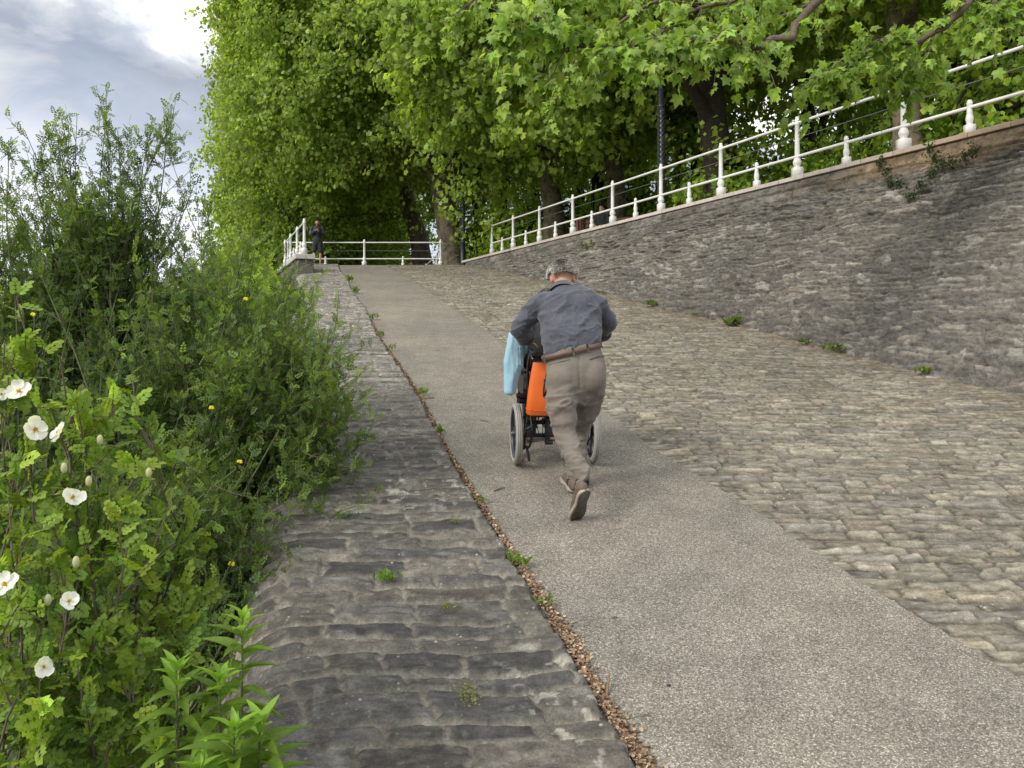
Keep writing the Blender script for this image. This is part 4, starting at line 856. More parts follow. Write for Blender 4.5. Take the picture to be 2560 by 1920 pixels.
# ------------------------------------------------------------------ small growth and litter
def tuft(name, base, lab, cat, n=14, size=.08, kind='lance', col=(.13, .22, .035), spread=.03, group=None, seed=0, el=(.5, 1.4), nor=None):
    r = np.random.default_rng(seed + 900); base = np.array(base, float); el_ = r.uniform(*el, n); a = r.random(n) * 6.28
    d = np.stack([np.cos(a) * np.cos(el_), np.sin(a) * np.cos(el_), np.sin(el_)], -1)
    pos = base + np.c_[r.normal(size=(n, 2)) * spread, r.random(n) * size * .6]
    no = nrm(np.c_[-d[:, :2] * .7, np.full(n, 1.)] + r.normal(size=(n, 3)) * .2)
    V, F, C = scatter(kind, pos, d, no, size * r.uniform(.5, 1.2, n), leafcols(r, n, col, .2, .3))
    return tag(mk(name, V, F, M_['leafn'], None, smooth=False, col=C, origin=base), lab, cat, group)
def small_growth():
    r = np.random.default_rng(12)
    def edge(py):
        Y = EYE * FPX / (py - (HZ - SL * FPX)); return A(float(XA(Y)) + .02, Y, SL * Y + .01)
    g = 'weeds along the seam of path and stone wall'
    for i, (py, n, s, lab) in enumerate([(1420, 22, .07, 'largest bright weed in the seam of path and stone wall'), (1262, 16, .045, 'small weed in the seam a little above the largest one'), (1085, 16, .065, 'weed in the seam level with the wheelchair wheel'),
                                  (990, 14, .08, 'weed in the seam level with the orange bag'), (1520, 12, .05, 'tiny weed in the seam just below the largest one'), (880, 14, .10, 'yellowish weed in the seam level with the blue garment'),
                                  (845, 12, .10, 'weed in the seam level with the blue shoulder cloth'), (800, 16, .12, 'weed in the seam beside the top of the leaning bush'), (735, 22, .16, 'low leafy weed high up the seam'), (705, 18, .18, 'weed in the seam close to the head of the ramp')]):
        tuft('weed', edge(py), lab, 'weed', n, s, 'lance', group=g, seed=i, spread=.02 + s * .15)
    gr = onramp(968, 1478); tuft('grass_tuft', gr + A(0, 0, .055), 'fresh grass tuft growing between the dark stones of the wall top', 'grass tuft', 70, .04, 'lance', (.16, .28, .05), .022, seed=30, el=(1.0, 1.5))
    for k, (x, y, s, lab) in enumerate([(1172, 1775, .04, 'pale moss line in a joint near the bottom of the stone wall top'), (1135, 1325, .03, 'small moss spot near the path edge of the wall top'), (1118, 1545, .025, 'faint moss spot midway across the wall top')]):
        p = onramp(x, y) + A(0, 0, .055); r2 = np.random.default_rng(k); n = 160 if k == 0 else 70; a = r2.random(n) * 6.28; pos = p + np.c_[r2.normal(size=n) * .022, r2.normal(size=n) * (.06 if k == 0 else .03), r2.random(n) * .012]
        V, F, C = scatter('oval', pos, np.stack([np.cos(a), np.sin(a), .4 + 0 * a], -1), np.tile(A(0, 0, 1.), (n, 1)) + r2.normal(size=(n, 3)) * .3, np.full(n, .012), leafcols(r2, n, (.19, .22, .08), .2, .2)); tag(mk('moss', V, F, M_['leafn'], None, False, C, origin=p), lab, 'moss')
    # weeds at the foot of the tall wall
    def foot(Y): h = WTZ - SL * Y; return A(float(XT(Y) - WOFF(h)) - .05, Y, SL * Y + .02)
    for i, (Y, s, lab) in enumerate([(16.2, .18, 'weed at the wall foot nearest the pushing man'), (13.4, .2, 'broad weed clump second along the wall foot from the pushing man'), (10.9, .16, 'bright weed at the wall foot below the middle of the tall wall'), (11.6, .09, 'small weed at the wall foot just above the brightest one'),
                                  (18.6, .12, 'small far weed at the wall foot behind the man'), (9.4, .1, 'low weed at the wall foot towards the right edge'), (14.6, .08, 'low sprig between two larger weeds at the wall foot')]):
        tuft('weed', foot(Y), lab, 'weed', 46, s * .6, 'oval' if i % 2 else 'lance', (.13, .20, .05), s * .4, 'weeds along the foot of the tall wall', 50 + i)
    # ivy patches
    def wallp(Y, h): off = WOFF(h); return A(float(XT(Y)) - off - .05, Y, WTZ - .065 - h)
    for i, (pts, lab) in enumerate([([(12.35, .08), (12.2, .25), (12.05, .45), (11.9, .5)], 'thin ivy strand hanging below the coping left of the main ivy'), ([(11.6, .05), (11.45, .2), (11.3, .35), (11.15, .35), (11.0, .30), (10.9, .25), (11.4, .45), (11.5, .62), (11.6, .75)], 'dark ivy patch on the orange stones at the upper right'), ([(21.0, .35), (20.7, .42), (20.5, .36)], 'small creeper patch on the wall below the railing middle')]):
        r2 = np.random.default_rng(60 + i); q = np.array([wallp(*p) for p in pts]); n = 60 * len(q); base = q[r2.integers(0, len(q), n)] + r2.normal(size=(n, 3)) * A(.02, .07, .05)
        no = nrm(A(-1, -.5, .4) + r2.normal(size=(n, 3)) * .5); ax = nrm(A(0, 0, -1) + r2.normal(size=(n, 3)) * .6)
        V, F, C = scatter('oval', base - A(.03, .02, -.02), ax, no, .036 * r2.uniform(.6, 1.3, n), leafcols(r2, n, (.035, .065, .02) if i < 2 else (.12, .17, .03), .3, .2)); tag(mk('ivy', V, F, M_['leaf'], None, False, C, origin=q[0]), lab, 'ivy')
    # dry litter in the seam (uncountable)
    n = 15000; Y = geo(2.4, 14, n)[r.permutation(n)]; w = np.abs(r.normal(size=n)) * .038 * np.clip(1.5 - Y / 4.5, .10, 1) * (.4 + 1.2 * fbm(Y * 1.7, Y * 0, 3, 2)); X = XA(Y) + .0 + w; Z = SL * Y + .006 + .022 * np.exp(-w / .04) * r.random(n)
    V, F, C = scatter('oval', np.stack([X, Y, Z], -1), rdir(r, n) * A(1, 1, .3), nrm(A(0, 0, 1.) + r.normal(size=(n, 3)) * .5), r.uniform(.006, .024, n), np.array([(.36, .25, .16), (.26, .17, .11), (.45, .34, .23), (.18, .12, .08)])[r.integers(0, 4, n)] * r.uniform(.7, 1.2, (n, 1)))
    tag(mk('dry_litter', V, F, M_['litter'], None, False, C), 'strip of dry brown leaf scraps in the seam between path and stone wall', 'leaf litter', kind='stuff')
    # sticks and pebbles on the path
    def stick(px, py, dx, dy, rad, lab, cat='stick', up=0.0, m='stick'):
        a = onramp(px, py); b = onramp(px + dx, py + dy) + A(0, 0, up); a[2] += rad; b[2] += rad
        mb = MB(); mb.tube([a, (a + b) / 2 + A(0, 0, .004), b], [rad, rad * .9, rad * .6], 6); tag(mb.build('stick' if cat == 'stick' else cat, M_[m], None, origin=a), lab, cat)
    stick(1235, 1229, 26, -8, .006, 'brown stick on the path left of the back shoe'); stick(1516, 1745, 8, -40, .006, 'reddish stick leaning up from the litter seam', up=.03)
    stick(1530, 1546, 14, -1, .004, 'tiny dark twig on the open path right of the seam'); stick(1606, 1792, 14, -2, .004, 'tiny twig near the bottom of the path'); stick(1062, 998, 24, -2, .006, 'brown stick by the seam level with the orange bag')
    stick(1200, 1052, 20, 3, .005, 'thin twig on the path left of the wheelchair wheel'); stick(1090, 876, 12, 2, .004, 'small twig high on the path left of the blue garment')
    for (px, py, s, lab) in [(1672, 1716, .009, 'small black pebble near the bottom of the path'), (1160, 873, .012, 'dark pebble on the path left of the blue garment')]:
        p = onramp(px, py); V, F = ellipsoid((0, 0, 0), (s, s * .8, s * .6), n=9); V = V * (1 + .25 * (h2(np.arange(len(V)), np.arange(len(V)) * 0, 3)[:, None] - .5)) + p + A(0, 0, s * .4); tag(mk('pebble', V, F, M_['bmetal'], None, origin=p), lab, 'pebble')

# ------------------------------------------------------------------ lamp posts, bin
def lamp_post(px, Y, h, lab, lat=(1.1, 2.4)):
    b = P(px, 600, Y); b[2] = WTZ - .12; root = thing('lamp_post', tuple(b), lab, 'lamp post')
    mb = MB(); mb.lathe(b, [(.0, 0), (.14, 0), (.14, .04), (.105, .06), (.10, lat[0]), (.11, lat[0] + .02), (.09, lat[0] + .05)], 16); mb.build('base', M_['lampmetal'], root)
    mb = MB(); mb.lathe(b, [(.028, lat[0]), (.028, lat[1])], 8); mb.build('see_through_light', M_['lampgrey'], root)  # added pale core: its grey stands in for light seen through the lattice
    mb = MB(); n = 8; H = lat[1] - lat[0]; turns = H / .95
    for k in range(n):
        for sg in (-1, 1):
            t = np.linspace(0, 1, int(30 * H)); a = k * 2 * math.pi / n + sg * t * turns * 2 * math.pi; V, F = tubes(np.stack([b[0] + .085 * np.cos(a), b[1] + .085 * np.sin(a), b[2] + lat[0] + t * H], -1)[None], np.full((1, len(t)), .0105), 4); mb.add(V, F)
    mb.build('lattice', M_['lampmetal'], root)
    mb = MB(); mb.lathe(b, [(.1, lat[1]), (.1, lat[1] + .04), (.075, lat[1] + .06), (.07, h), (.0, h + .01)], 14); mb.build('pole', M_['lampmetal'], root)
    mb = MB(); mb.box(b + A(-.02, -.10, h - .35), (.12, .16, .42), bev=.02); mb.build('control_box', M_['lampmetal'], root)
    mb = MB(); mb.tube([b + A(0, 0, h - .05), b + A(-.1, -.2, h + .5), b + A(-.35, -.7, h + .85)], [.04, .035, .03], 8); mb.build('arm', M_['lampmetal'], root)
    mb = MB(); mb.lathe(b + A(-.38, -.75, h + .68), [(0, 0), (.2, 0), (.23, .05), (.2, .12), (.07, .2), (0, .22)], 18); mb.build('lamp_head', M_['lampmetal'], root)
def street_things():
    lamp_post(1653, 19.2, 5.0, 'near dark lamp post with long lattice shaft behind the long railing', (1.0, 2.9))
    lamp_post(1157, 32.0, 5.4, 'dark lamp post with lattice shaft right beside the leaning plane trunk', (1.1, 2.6))
    lamp_post(980, 44.0, 5.6, 'farthest lamp post, mostly hidden by leaves behind the platform railing', (1.3, 2.6))
    b = P(1445, 585, 23.5); b[2] = WTZ - .12; root = thing('litter_bin', tuple(b), 'brown slatted litter bin behind the long railing', 'bin')
    for k in range(14):
        a = k / 14 * 2 * math.pi; mb = MB(); mb.box(b + A(.22 * math.cos(a), .22 * math.sin(a), .45), (.07, .02, .6), np.array([[-math.sin(a), math.cos(a), 0], [math.cos(a), math.sin(a), 0], [0, 0, 1]])); mb.build('slat', M_['woodslat'], root, smooth=False)
    mb = MB(); mb.lathe(b, [(.2, .0), (.2, .7), (.23, .72), (.23, .76), (.18, .76), (.18, .1), (0, .1)], 18); mb.build('liner', M_['bmetal'], root)

# ------------------------------------------------------------------ people
def finger(p0, d, curl_to, L, r, bend=.9):
    """three jointed finger from p0 along d, bending towards curl_to"""
    pts = [p0]; dd = nrm(d); c = nrm(curl_to)
    for k, l in enumerate((.42, .32, .26)):
        pts.append(pts[-1] + dd * L * l); ang = bend * (.9 + .15 * k); dd = nrm(dd * math.cos(ang) + c * math.sin(ang)); c = nrm(c - dd * (c * dd).sum())
    return tube(pts, [r, r * .95, r * .88, r * .72], 8)
def hand(wrist, d, palm, thumb_side, bend=.9, s=1.0):
    """wrist point, direction of the fingers, palm-facing direction, side the thumb leaves from"""
    d = nrm(np.array(d, float)); palm = nrm(palm - (palm * d).sum() * d); t = np.cross(d, palm); t = t * np.sign((t * thumb_side).sum() or 1); parts = []
    pc = wrist + d * .05 * s; parts.append(tube([wrist - d * .01, wrist + d * .03 * s, wrist + d * .075 * s, wrist + d * .095 * s], [(.026 * s, .02 * s), (.036 * s, .017 * s), (.041 * s, .015 * s), (.036 * s, .012 * s)], 12, side=t))
    for k, (o, L) in enumerate(((.030, .072), (.010, .080), (-.011, .074), (-.031, .058))):
        parts.append(finger(wrist + d * .088 * s + t * o * s, d + t * o * 1.5, palm, L * s, (.0092 if k < 3 else .0080) * s, bend * (1 + .06 * k)))
    parts.append(finger(wrist + d * .03 * s + t * .032 * s + palm * .006, nrm(d * .6 + t * .8 + palm * .35), nrm(palm - t * .6), .062 * s, .0105 * s, bend * .5))
    return parts
def head_parts(c, side, fwd, up, s=1.0):
    R = np.stack([side, fwd, up], -1); q = lambda x, y, z: c + (side * x + fwd * y + up * z) * s
    el = lambda p, r, n=18: ellipsoid(q(*p), np.array(r) * s, R, n)
    parts = [el((0, -.008, .028), (.078, .096, .088), 22), el((0, .022, -.035), (.062, .068, .072)), el((0, .048, -.078), (.036, .034, .03)), el((0, .092, -.012), (.014, .02, .026), 10), el((0, .104, -.026), (.015, .014, .012), 10),
             el((0, .08, .028), (.055, .016, .012), 10), el((0, .084, -.056), (.024, .012, .007), 10), el((0, .080, -.067), (.021, .012, .007), 10)]
    for sg in (-1, 1):
        parts += [el((sg * .079, -.004, -.012), (.011, .020, .034), 12), el((sg * .086, -.012, .004), (.008, .014, .018), 10), el((sg * .036, .07, -.028), (.022, .018, .018), 12)]
    return parts
def face_extras(c, side, fwd, up, s, root):
    R = np.stack([side, fwd, up], -1)
    for sg in (-1, 1):
        V, F = ellipsoid(c + (side * sg * .031 + fwd * .083 + up * .008) * s, np.array((.012, .008, .008)) * s, R, 10); mb = MB(); mb.add(V, F, (.7, .68, .65)); mb.add(*ellipsoid(c + (side * sg * .031 + fwd * .0885 + up * .007) * s, np.array((.0055, .004, .0055)) * s, R, 8), (.04, .025, .015)); mb.build('eye', M_['hair'], root)
def hair_mesh(c, side, fwd, up, s, col, root, n=3500, L=.03, front=.55, seed=0, low=-.25):
    r = np.random.default_rng(seed); R = np.stack([side, fwd, up], -1)
    d = rdir(r, n * 3); keep = (d[:, 2] > low - .0 + np.clip(d[:, 1], 0, 1) * 1.0) & (d[:, 1] < front + d[:, 2] * .5); keep &= ~((np.abs(d[:, 0]) > .86) & (d[:, 2] < -.02)); d = d[keep][:n]; n = len(d)
    rad = np.array((.081, .1, .092)); p = d * rad + A(0, -.008, .026)
    g = nrm(np.c_[d[:, 0] * .5 + r.normal(size=n) * .14, d[:, 1] * .5 + r.normal(size=n) * .12 - .3 * (d[:, 1] < 0) + .25 * (d[:, 1] > 0), -.8 + r.normal(size=n) * .12] + d * .34)
    g = nrm(g + d * .25); LL = L * r.uniform(.6, 1.25, n)
    q = np.stack([p - d * .004, p + g * LL[:, None] * .5 + d * .005, p + g * LL[:, None] + d * .001], 1)
    q = np.einsum('ij,nkj->nki', R, q) * s + c
    V, F = tubes(q, np.tile(np.array([[.0016, .0014, .0004]]), (n, 1)) * s * 1.1, 3); cc = np.array(col) * np.exp(r.normal(size=(n, 1)) * .35 - .75 * sst(.0, .8, d[:, 2:3])) * (.35 + 1.3 * fbm(d[:, :1] * 5 + 9, d[:, 1:2] * 2 + d[:, 2:3] * 2.5 + 7, 3, seed))
    mb = MB(); mb.add(V, F, np.repeat(cc, 9, 0))
    # scalp layer
    th = ellipsoid((0, -.008, .028), (.0805, .099, .0905), None, 40); VV = th[0]; dd = nrm(VV - A(0, -.008, .028)); ok = (dd[:, 2] > low + np.clip(dd[:, 1], 0, 1) * 1.0) & (dd[:, 1] < front + dd[:, 2] * .5) & ~((np.abs(dd[:, 0]) > .86) & (dd[:, 2] < -.02))
    f = th[1][0]; f = f[ok[f].all(1)]; mb.add((VV @ R.T) * s + c, f, np.array(col) * .35)
    return mb.build('hair', M_['hair'], root)
def leg_tube(h, k, a, rs, side=None):
    h, k, a = map(np.array, (h, k, a)); return tube([h, h * .5 + k * .5, k, k * .6 + a * .4, a], rs, 16, side=side)
def fold(V, N, amp, fx, fz, seed, mask=None, ridged=True):
    n = fbm(V[:, 0] * fx + V[:, 1] * fx * .7 + V[:, 2] * fx * .3, V[:, 2] * fz - V[:, 0] * fz * .35, 3, seed)
    if ridged: n = 1 - np.abs(n * 2 - 1) * 1.6
    else: n = n - .5
    d = amp * (n - .3); 
    if mask is not None: d = d * mask
    return V + N * d[:, None]
def wrinkle(V, N, amp, f, asp, seed, mask=None):
    """cloth creases: sharp ridges along warped iso-lines"""
    x, y, z = V[:, 0] * asp[0] * f, V[:, 1] * asp[1] * f, V[:, 2] * asp[2] * f
    w = fbm(x * .6 + 3, z * .25 + y, 2, seed + 50) * 3.0
    n = fbm(x + w + y * .6, z + w * .8 - x * .5, 2, seed); rdg = np.clip(1 - np.abs(n - .5) * 7, 0, 1) ** 1.3
    d = amp * (rdg - .25) + amp * .5 * (fbm(x * 2, z * 2, 2, seed + 9) - .5)
    if mask is not None: d = d * mask
    return V + N * d[:, None]
def shoe(root, toe, heel, side, up, ankle, col='shoe', name='shoe'):
    """toe and heel are points on the sole's underside"""
    toe, heel, ankle = map(np.array, (toe, heel, ankle)); d = toe - heel; L = np.linalg.norm(d); d = d / L; up = nrm(up - (up * d).sum() * d); side = np.cross(d, up)
    q = lambda x, y, z: heel + side * x + d * y * L + up * z
    prof = [(0, .014), (.03, .030), (.12, .040), (.35, .038), (.5, .040), (.7, .052), (.85, .049), (.95, .034), (1.0, .012)]
    yy = (1 - np.cos(np.linspace(0, math.pi, 26))) / 2
    ww = (.040 + .012 * sst(.4, .75, yy) - .004 * np.exp(-((yy - .4) / .12) ** 2)) * np.sqrt(np.clip(1 - (np.clip(.16 - yy, 0, 1) / .16) ** 2, 0, 1)) * np.sqrt(np.clip(1 - (np.clip(yy - .78, 0, 1) / .22) ** 2, 0, 1))
    def slab(z0, z1, grow, mat_, nm, par):
        V = []
        for z, g in ((z0, grow - .004), (z0 + .003, grow), (z1 - .002, grow), (z1, grow - .003)):
            ring = [q(w * (1 + g * 20), y * (1 + g) - g / 2, z) for y, w in zip(yy, ww)] + [q(-w * (1 + g * 20), y * (1 + g) - g / 2, z) for y, w in zip(yy[::-1], ww[::-1])]; V += ring
        n = 52; F = [grid_faces(4, n, True)[:, ::-1], np.arange(n)[None], (np.arange(n) + 3 * n)[::-1][None]]; mb = MB(); mb.add(np.array(V), F); return mb.build(nm, M_[mat_], par)
    parts = [tube([q(0, .05, .045), q(0, .3, .05), q(0, .6, .045), q(0, .85, .035), q(0, .96, .03)], [(.034, .04), (.036, .045), (.042, .036), (.042, .026), (.03, .018)], 16, side=side),
             tube([q(0, .12, .04), q(0, .15, .062), q(0, .17, .072)], [(.034, .045), (.036, .046), (.038, .044)], 16, side=side, cap=.3)]
    V, F, N = union(parts, .006, 6); o = mk(name, V, F, M_[col], root)
    slab(.004, .026, .006, 'sole', 'sole_rim', o); slab(-.001, .006, .0, 'sole2', 'outsole', o)
    for k in range(4):
        mb = MB(); yk = .45 + .09 * k; mb.tube([q(-.024, yk, .072 - k * .007), q(0, yk + .02, .086 - k * .009), q(.024, yk, .072 - k * .007)], .0025, 5); mb.build('lace', M_['sole'], o)
    return o

def pushing_man():
    hipL, kneeL, ankL = P(1403, 965, 5.2), P(1412, 1085, 5.12), P(1456, 1188, 4.90)
    hipR, kneeR, ankR = P(1478, 962, 5.25), P(1451, 1085, 5.56), P(1434, 1196, 5.48)
    belt = P(1430, 883, 5.27); pel = P(1441, 935, 5.24)
    chest = P(1424, 800, 5.40); sh = P(1415, 752, 5.48); neck = P(1408, 722, 5.52)
    shL, elL, wrL = P(1347, 757, 5.47), P(1298, 820, 5.52), P(1325, 856, 5.86)
    shR, elR, wrR = P(1486, 754, 5.47), P(1522, 806, 5.55), P(1492, 850, 5.92)
    side = nrm(A(1, .10, .0)); hc = P(1406, 694, 5.58)
    fw = nrm(A(-.10, .90, -.40)); up = nrm(np.cross(side, fw)); sd = np.cross(fw, up)
    base = (ankL + ankR) / 2; base[2] = SL * base[1]
    toeB, heelB = P(1440, 1305, 4.98), P(1466, 1228, 4.76)
    parts = [tube([pel + A(0, 0, -.05), pel, belt, chest, sh], [(.13, .10), (.165, .115), (.155, .10), (.185, .11), (.15, .085)], 20, side=side), tube([sh + A(0, .0, .0), neck, hc + up * -.06 - fw * .02], [(.085, .07), (.068, .066), (.06, .062)], 16, side=side)]
    for h, k, a in ((hipL, kneeL, ankL), (hipR, kneeR, ankR)): parts.append(leg_tube(h, k, a, [.085, .075, .055, .052, .036]))
    for s_, e, w, sg in ((shL, elL, wrL, -1), (shR, elR, wrR, 1)):
        parts.append(tube([sh * .4 + s_ * .6, s_, s_ * .5 + e * .5, e, e * .5 + w * .5, w], [.06, .058, .045, .038, .036, .026], 14))
        parts += hand(w, A(-.1, .75, -.10), A(0, -.2, -1), A(-sg, 0, 0), 1.05)
    parts += [tube([ankR, ankR + A(0, .02, -.05), ankR + A(-.03, .18, -.075)], [.034, .038, .028], 12), tube([ankL, (toeB + heelB) / 2 + A(0, .03, .03)], [.034, .03], 12)]
    parts += head_parts(hc, sd, fw, up, 1.03)
    V, F, N = union(parts, .0085, 3)
    root = mk('person', V, F, M_['skin'], origin=base); tag(root, 'man in dark slate shirt and taupe trousers leaning to push the wheelchair up the path', 'person')
    face_extras(hc, sd, fw, up, 1.08, root)
    hair_mesh(hc, sd, fw, up, 1.04, (.56, .54, .50), root, 7000, .036, .5, 3, -.30)
    # shirt
    ax_ = [tube([belt + A(.0, 0, -.04), belt + A(0, 0, .02), P(1431, 848, 5.31), P(1428, 810, 5.39), P(1424, 772, 5.43), P(1416, 742, 5.47), P(1410, 728, 5.50)],
                [(.17, .115), (.188, .128), (.206, .143), (.216, .145), (.222, .132), (.190, .10), (.08, .075)], 28, side=side)]
    for s_, e, w in ((shL, elL, wrL), (shR, elR, wrR)):
        fe = e * .45 + w * .55
        ax_.append(tube([sh * .45 + s_ * .55, s_ + A(0, 0, -.01), s_ * .5 + e * .5, e, e * .6 + fe * .4, fe], [.078, .080, .068, .068, .060, .056], 18))
    V, F, N = union(ax_, .009, 3)
    V = wrinkle(V, N, .016, 4.5, (.8, .3, 1.3), 5); V = wrinkle(V, N, .008, 10, (1, .3, 1.8), 9)
    so_ = mk('shirt', V, F, M_['shirt'], root)
    for e, w in ((elL, wrL), (elR, wrR)):   # rolled cuffs
        fe = e * .45 + w * .55; t = nrm(w - e); mb = MB(); VV = []
        for l, rr in ((-.04, .062), (-.035, .070), (.02, .073), (.028, .068), (.02, .060), (-.03, .056)): 
            u_ = nrm(np.cross(t, A(0, 0, 1))); v_ = np.cross(t, u_); a = np.arange(24) / 24 * 2 * math.pi; wob = 1 + .06 * np.sin(a * 3 + l * 40); VV.append(fe + t * l + (u_ * np.cos(a)[:, None] + v_ * np.sin(a)[:, None]) * (rr * wob)[:, None])
        mb.add(np.concatenate(VV), grid_faces(6, 24, True)); mb.build('cuff', M_['shirt'], so_)
    # collar and yoke seam
    mb = MB(); nc = P(1408, 727, 5.50); a = np.linspace(0, 2 * math.pi, 36, endpoint=False); t = nrm(hc - nc); u_ = nrm(side - (side * t).sum() * t); v_ = np.cross(t, u_); VV = []
    for l, rx, ry in ((-.03, .085, .080), (.012, .078, .074), (.036, .079, .076), (.032, .084, .081), (-.005, .094, .092), (-.02, .10, .098)): VV.append(nc + t * l + u_ * rx * np.cos(a)[:, None] + v_ * ry * np.sin(a)[:, None])
    mb.add(np.concatenate(VV), grid_faces(6, 36, True)); mb.build('collar', M_['shirt'], so_)
    # trousers
    lt = [tube([belt + A(-.005, 0, .012), P(1437, 905, 5.26), pel, pel + A(0, 0, -.10)], [(.192, .128), (.202, .135), (.205, .14), (.15, .12)], 26, side=side),
          ellipsoid(P(1403, 950, 5.18), (.105, .10, .115)), ellipsoid(P(1477, 942, 5.20), (.106, .10, .125)),
          leg_tube(hipL + A(0, 0, .02), kneeL, ankL + (ankL - kneeL) * .03, [(.108, .115), (.100, .104), (.080, .084), (.066, .072), (.058, .056)]),
          leg_tube(hipR + A(0, 0, .02), kneeR, ankR + A(0, 0, .02), [(.106, .112), (.082, .096), (.064, .072), (.064, .070), (.056, .060)])]
    V, F, N = union(lt, .009, 3)
    z = V[:, 2]; px = CX + V[:, 0] / V[:, 1] * FPX; py = HZ + (EYE - z) / V[:, 1] * FPX
    V = wrinkle(V, N, .020, 4.2, (1.5, .8, 2.3), 15, sst(945, 1000, py)); V = wrinkle(V, N, .015, 3.4, (.6, .5, 4.2), 25, sst(950, 1010, py) * (1 - sst(1060, 1120, py) * .6)); V = wrinkle(V, N, .006, 9, (1.2, .5, 2.2), 19, .25 + .75 * sst(960, 1020, py))
    keep_seam = np.exp(-((px - (1449 + (py - 940) * .03)) / 3.0) ** 2) * sst(880, 900, py) * (1 - sst(975, 990, py)) * (V[:, 1] < 5.25); V = V - N * (keep_seam * .008)[:, None]
    to = mk('trousers', V, F, M_['trouser'], root)
    for (x0, y0, x1, y1) in ((1375, 912, 1424, 900), (1476, 898, 1516, 890)):   # welt pockets
        pts = [P(x0 + (x1 - x0) * f, y0 + (y1 - y0) * f - 2 * math.sin(f * 3.1), 4.98) for f in (0, .5, 1)]
        yb = []
        for p in pts:
            dd = p - A(0, 0, EYE); i = int(np.argmin(np.hypot(px - (CX + p[0] / p[1] * FPX), py - (HZ + (EYE - p[2]) / p[1] * FPX)) + (V[:, 1] > 5.3) * 99)); yb.append(V[i] + N[i] * .003)
        mb = MB(); mb.tube(yb, .0035, 6); mb.build('pocket', M_['sole2'] if x0 > 1400 else M_['trouser'], to)
    # belt with loops
    t = nrm(A(-.235, .05, 1)); bc = belt + A(-.003, 0, .008); u_ = nrm(side - (side * t).sum() * t); v_ = nrm(np.cross(t, u_)); a = np.arange(64) / 64 * 2 * math.pi; VV = []
    for l, g in ((-.018, 0), (-.017, .004), (.017, .004), (.018, 0)): VV.append(bc + t * l + u_ * (.207 + g) * np.cos(a)[:, None] + v_ * (.149 + g) * np.sin(a)[:, None])
    mb = MB(); mb.add(np.concatenate(VV), grid_faces(4, 64, True)); bo = mb.build('belt', M_['belt'], root)
    for an in (-math.pi / 2 - .08, -math.pi / 2 + .42, -math.pi / 2 - 1.25, -math.pi / 2 + 1.3, math.pi / 2 - .6, math.pi / 2 + .6):
        sg = v_ * math.sin(an) * .155 + u_ * math.cos(an) * .213; 
        if sg[1] > 0 and an < 0: sg = u_ * math.cos(an) * .213 - v_ * math.sin(an) * .155
        nn_ = nrm(sg); mb = MB(); q = nrm(np.cross(t, nn_)); mb.box(bc + sg, (.011, .006, .052), np.stack([q, nn_, t], -1)); mb.build('belt_loop', M_['trouser'], to)
    # shoes and socks
    shoe(root, toeB, heelB, side, nrm(A(-.38, .75, .5)), ankL)
    hR = A(ankR[0], ankR[1] - .06, 0); hR[2] = SL * hR[1] + .006; tR = hR + A(-.04, .28, .28 * SL); shoe(root, tR, hR, side, A(0, -.16, 1), ankR)
    for a_, k_ in ((ankL, kneeL), (ankR, kneeR)):
        mb = MB(); d = nrm(k_ - a_); tip = (toeB * .45 + heelB * .55 + A(-.01, .04, .035)) if a_ is ankL else a_ + A(-.01, .05, -.06)
        mb.tube([a_ + d * .08, a_ - d * .01, a_ * .4 + tip * .6, tip], [.046, .044, .045, .034], 16); mb.build('sock', M_['sock'], root)
    return root

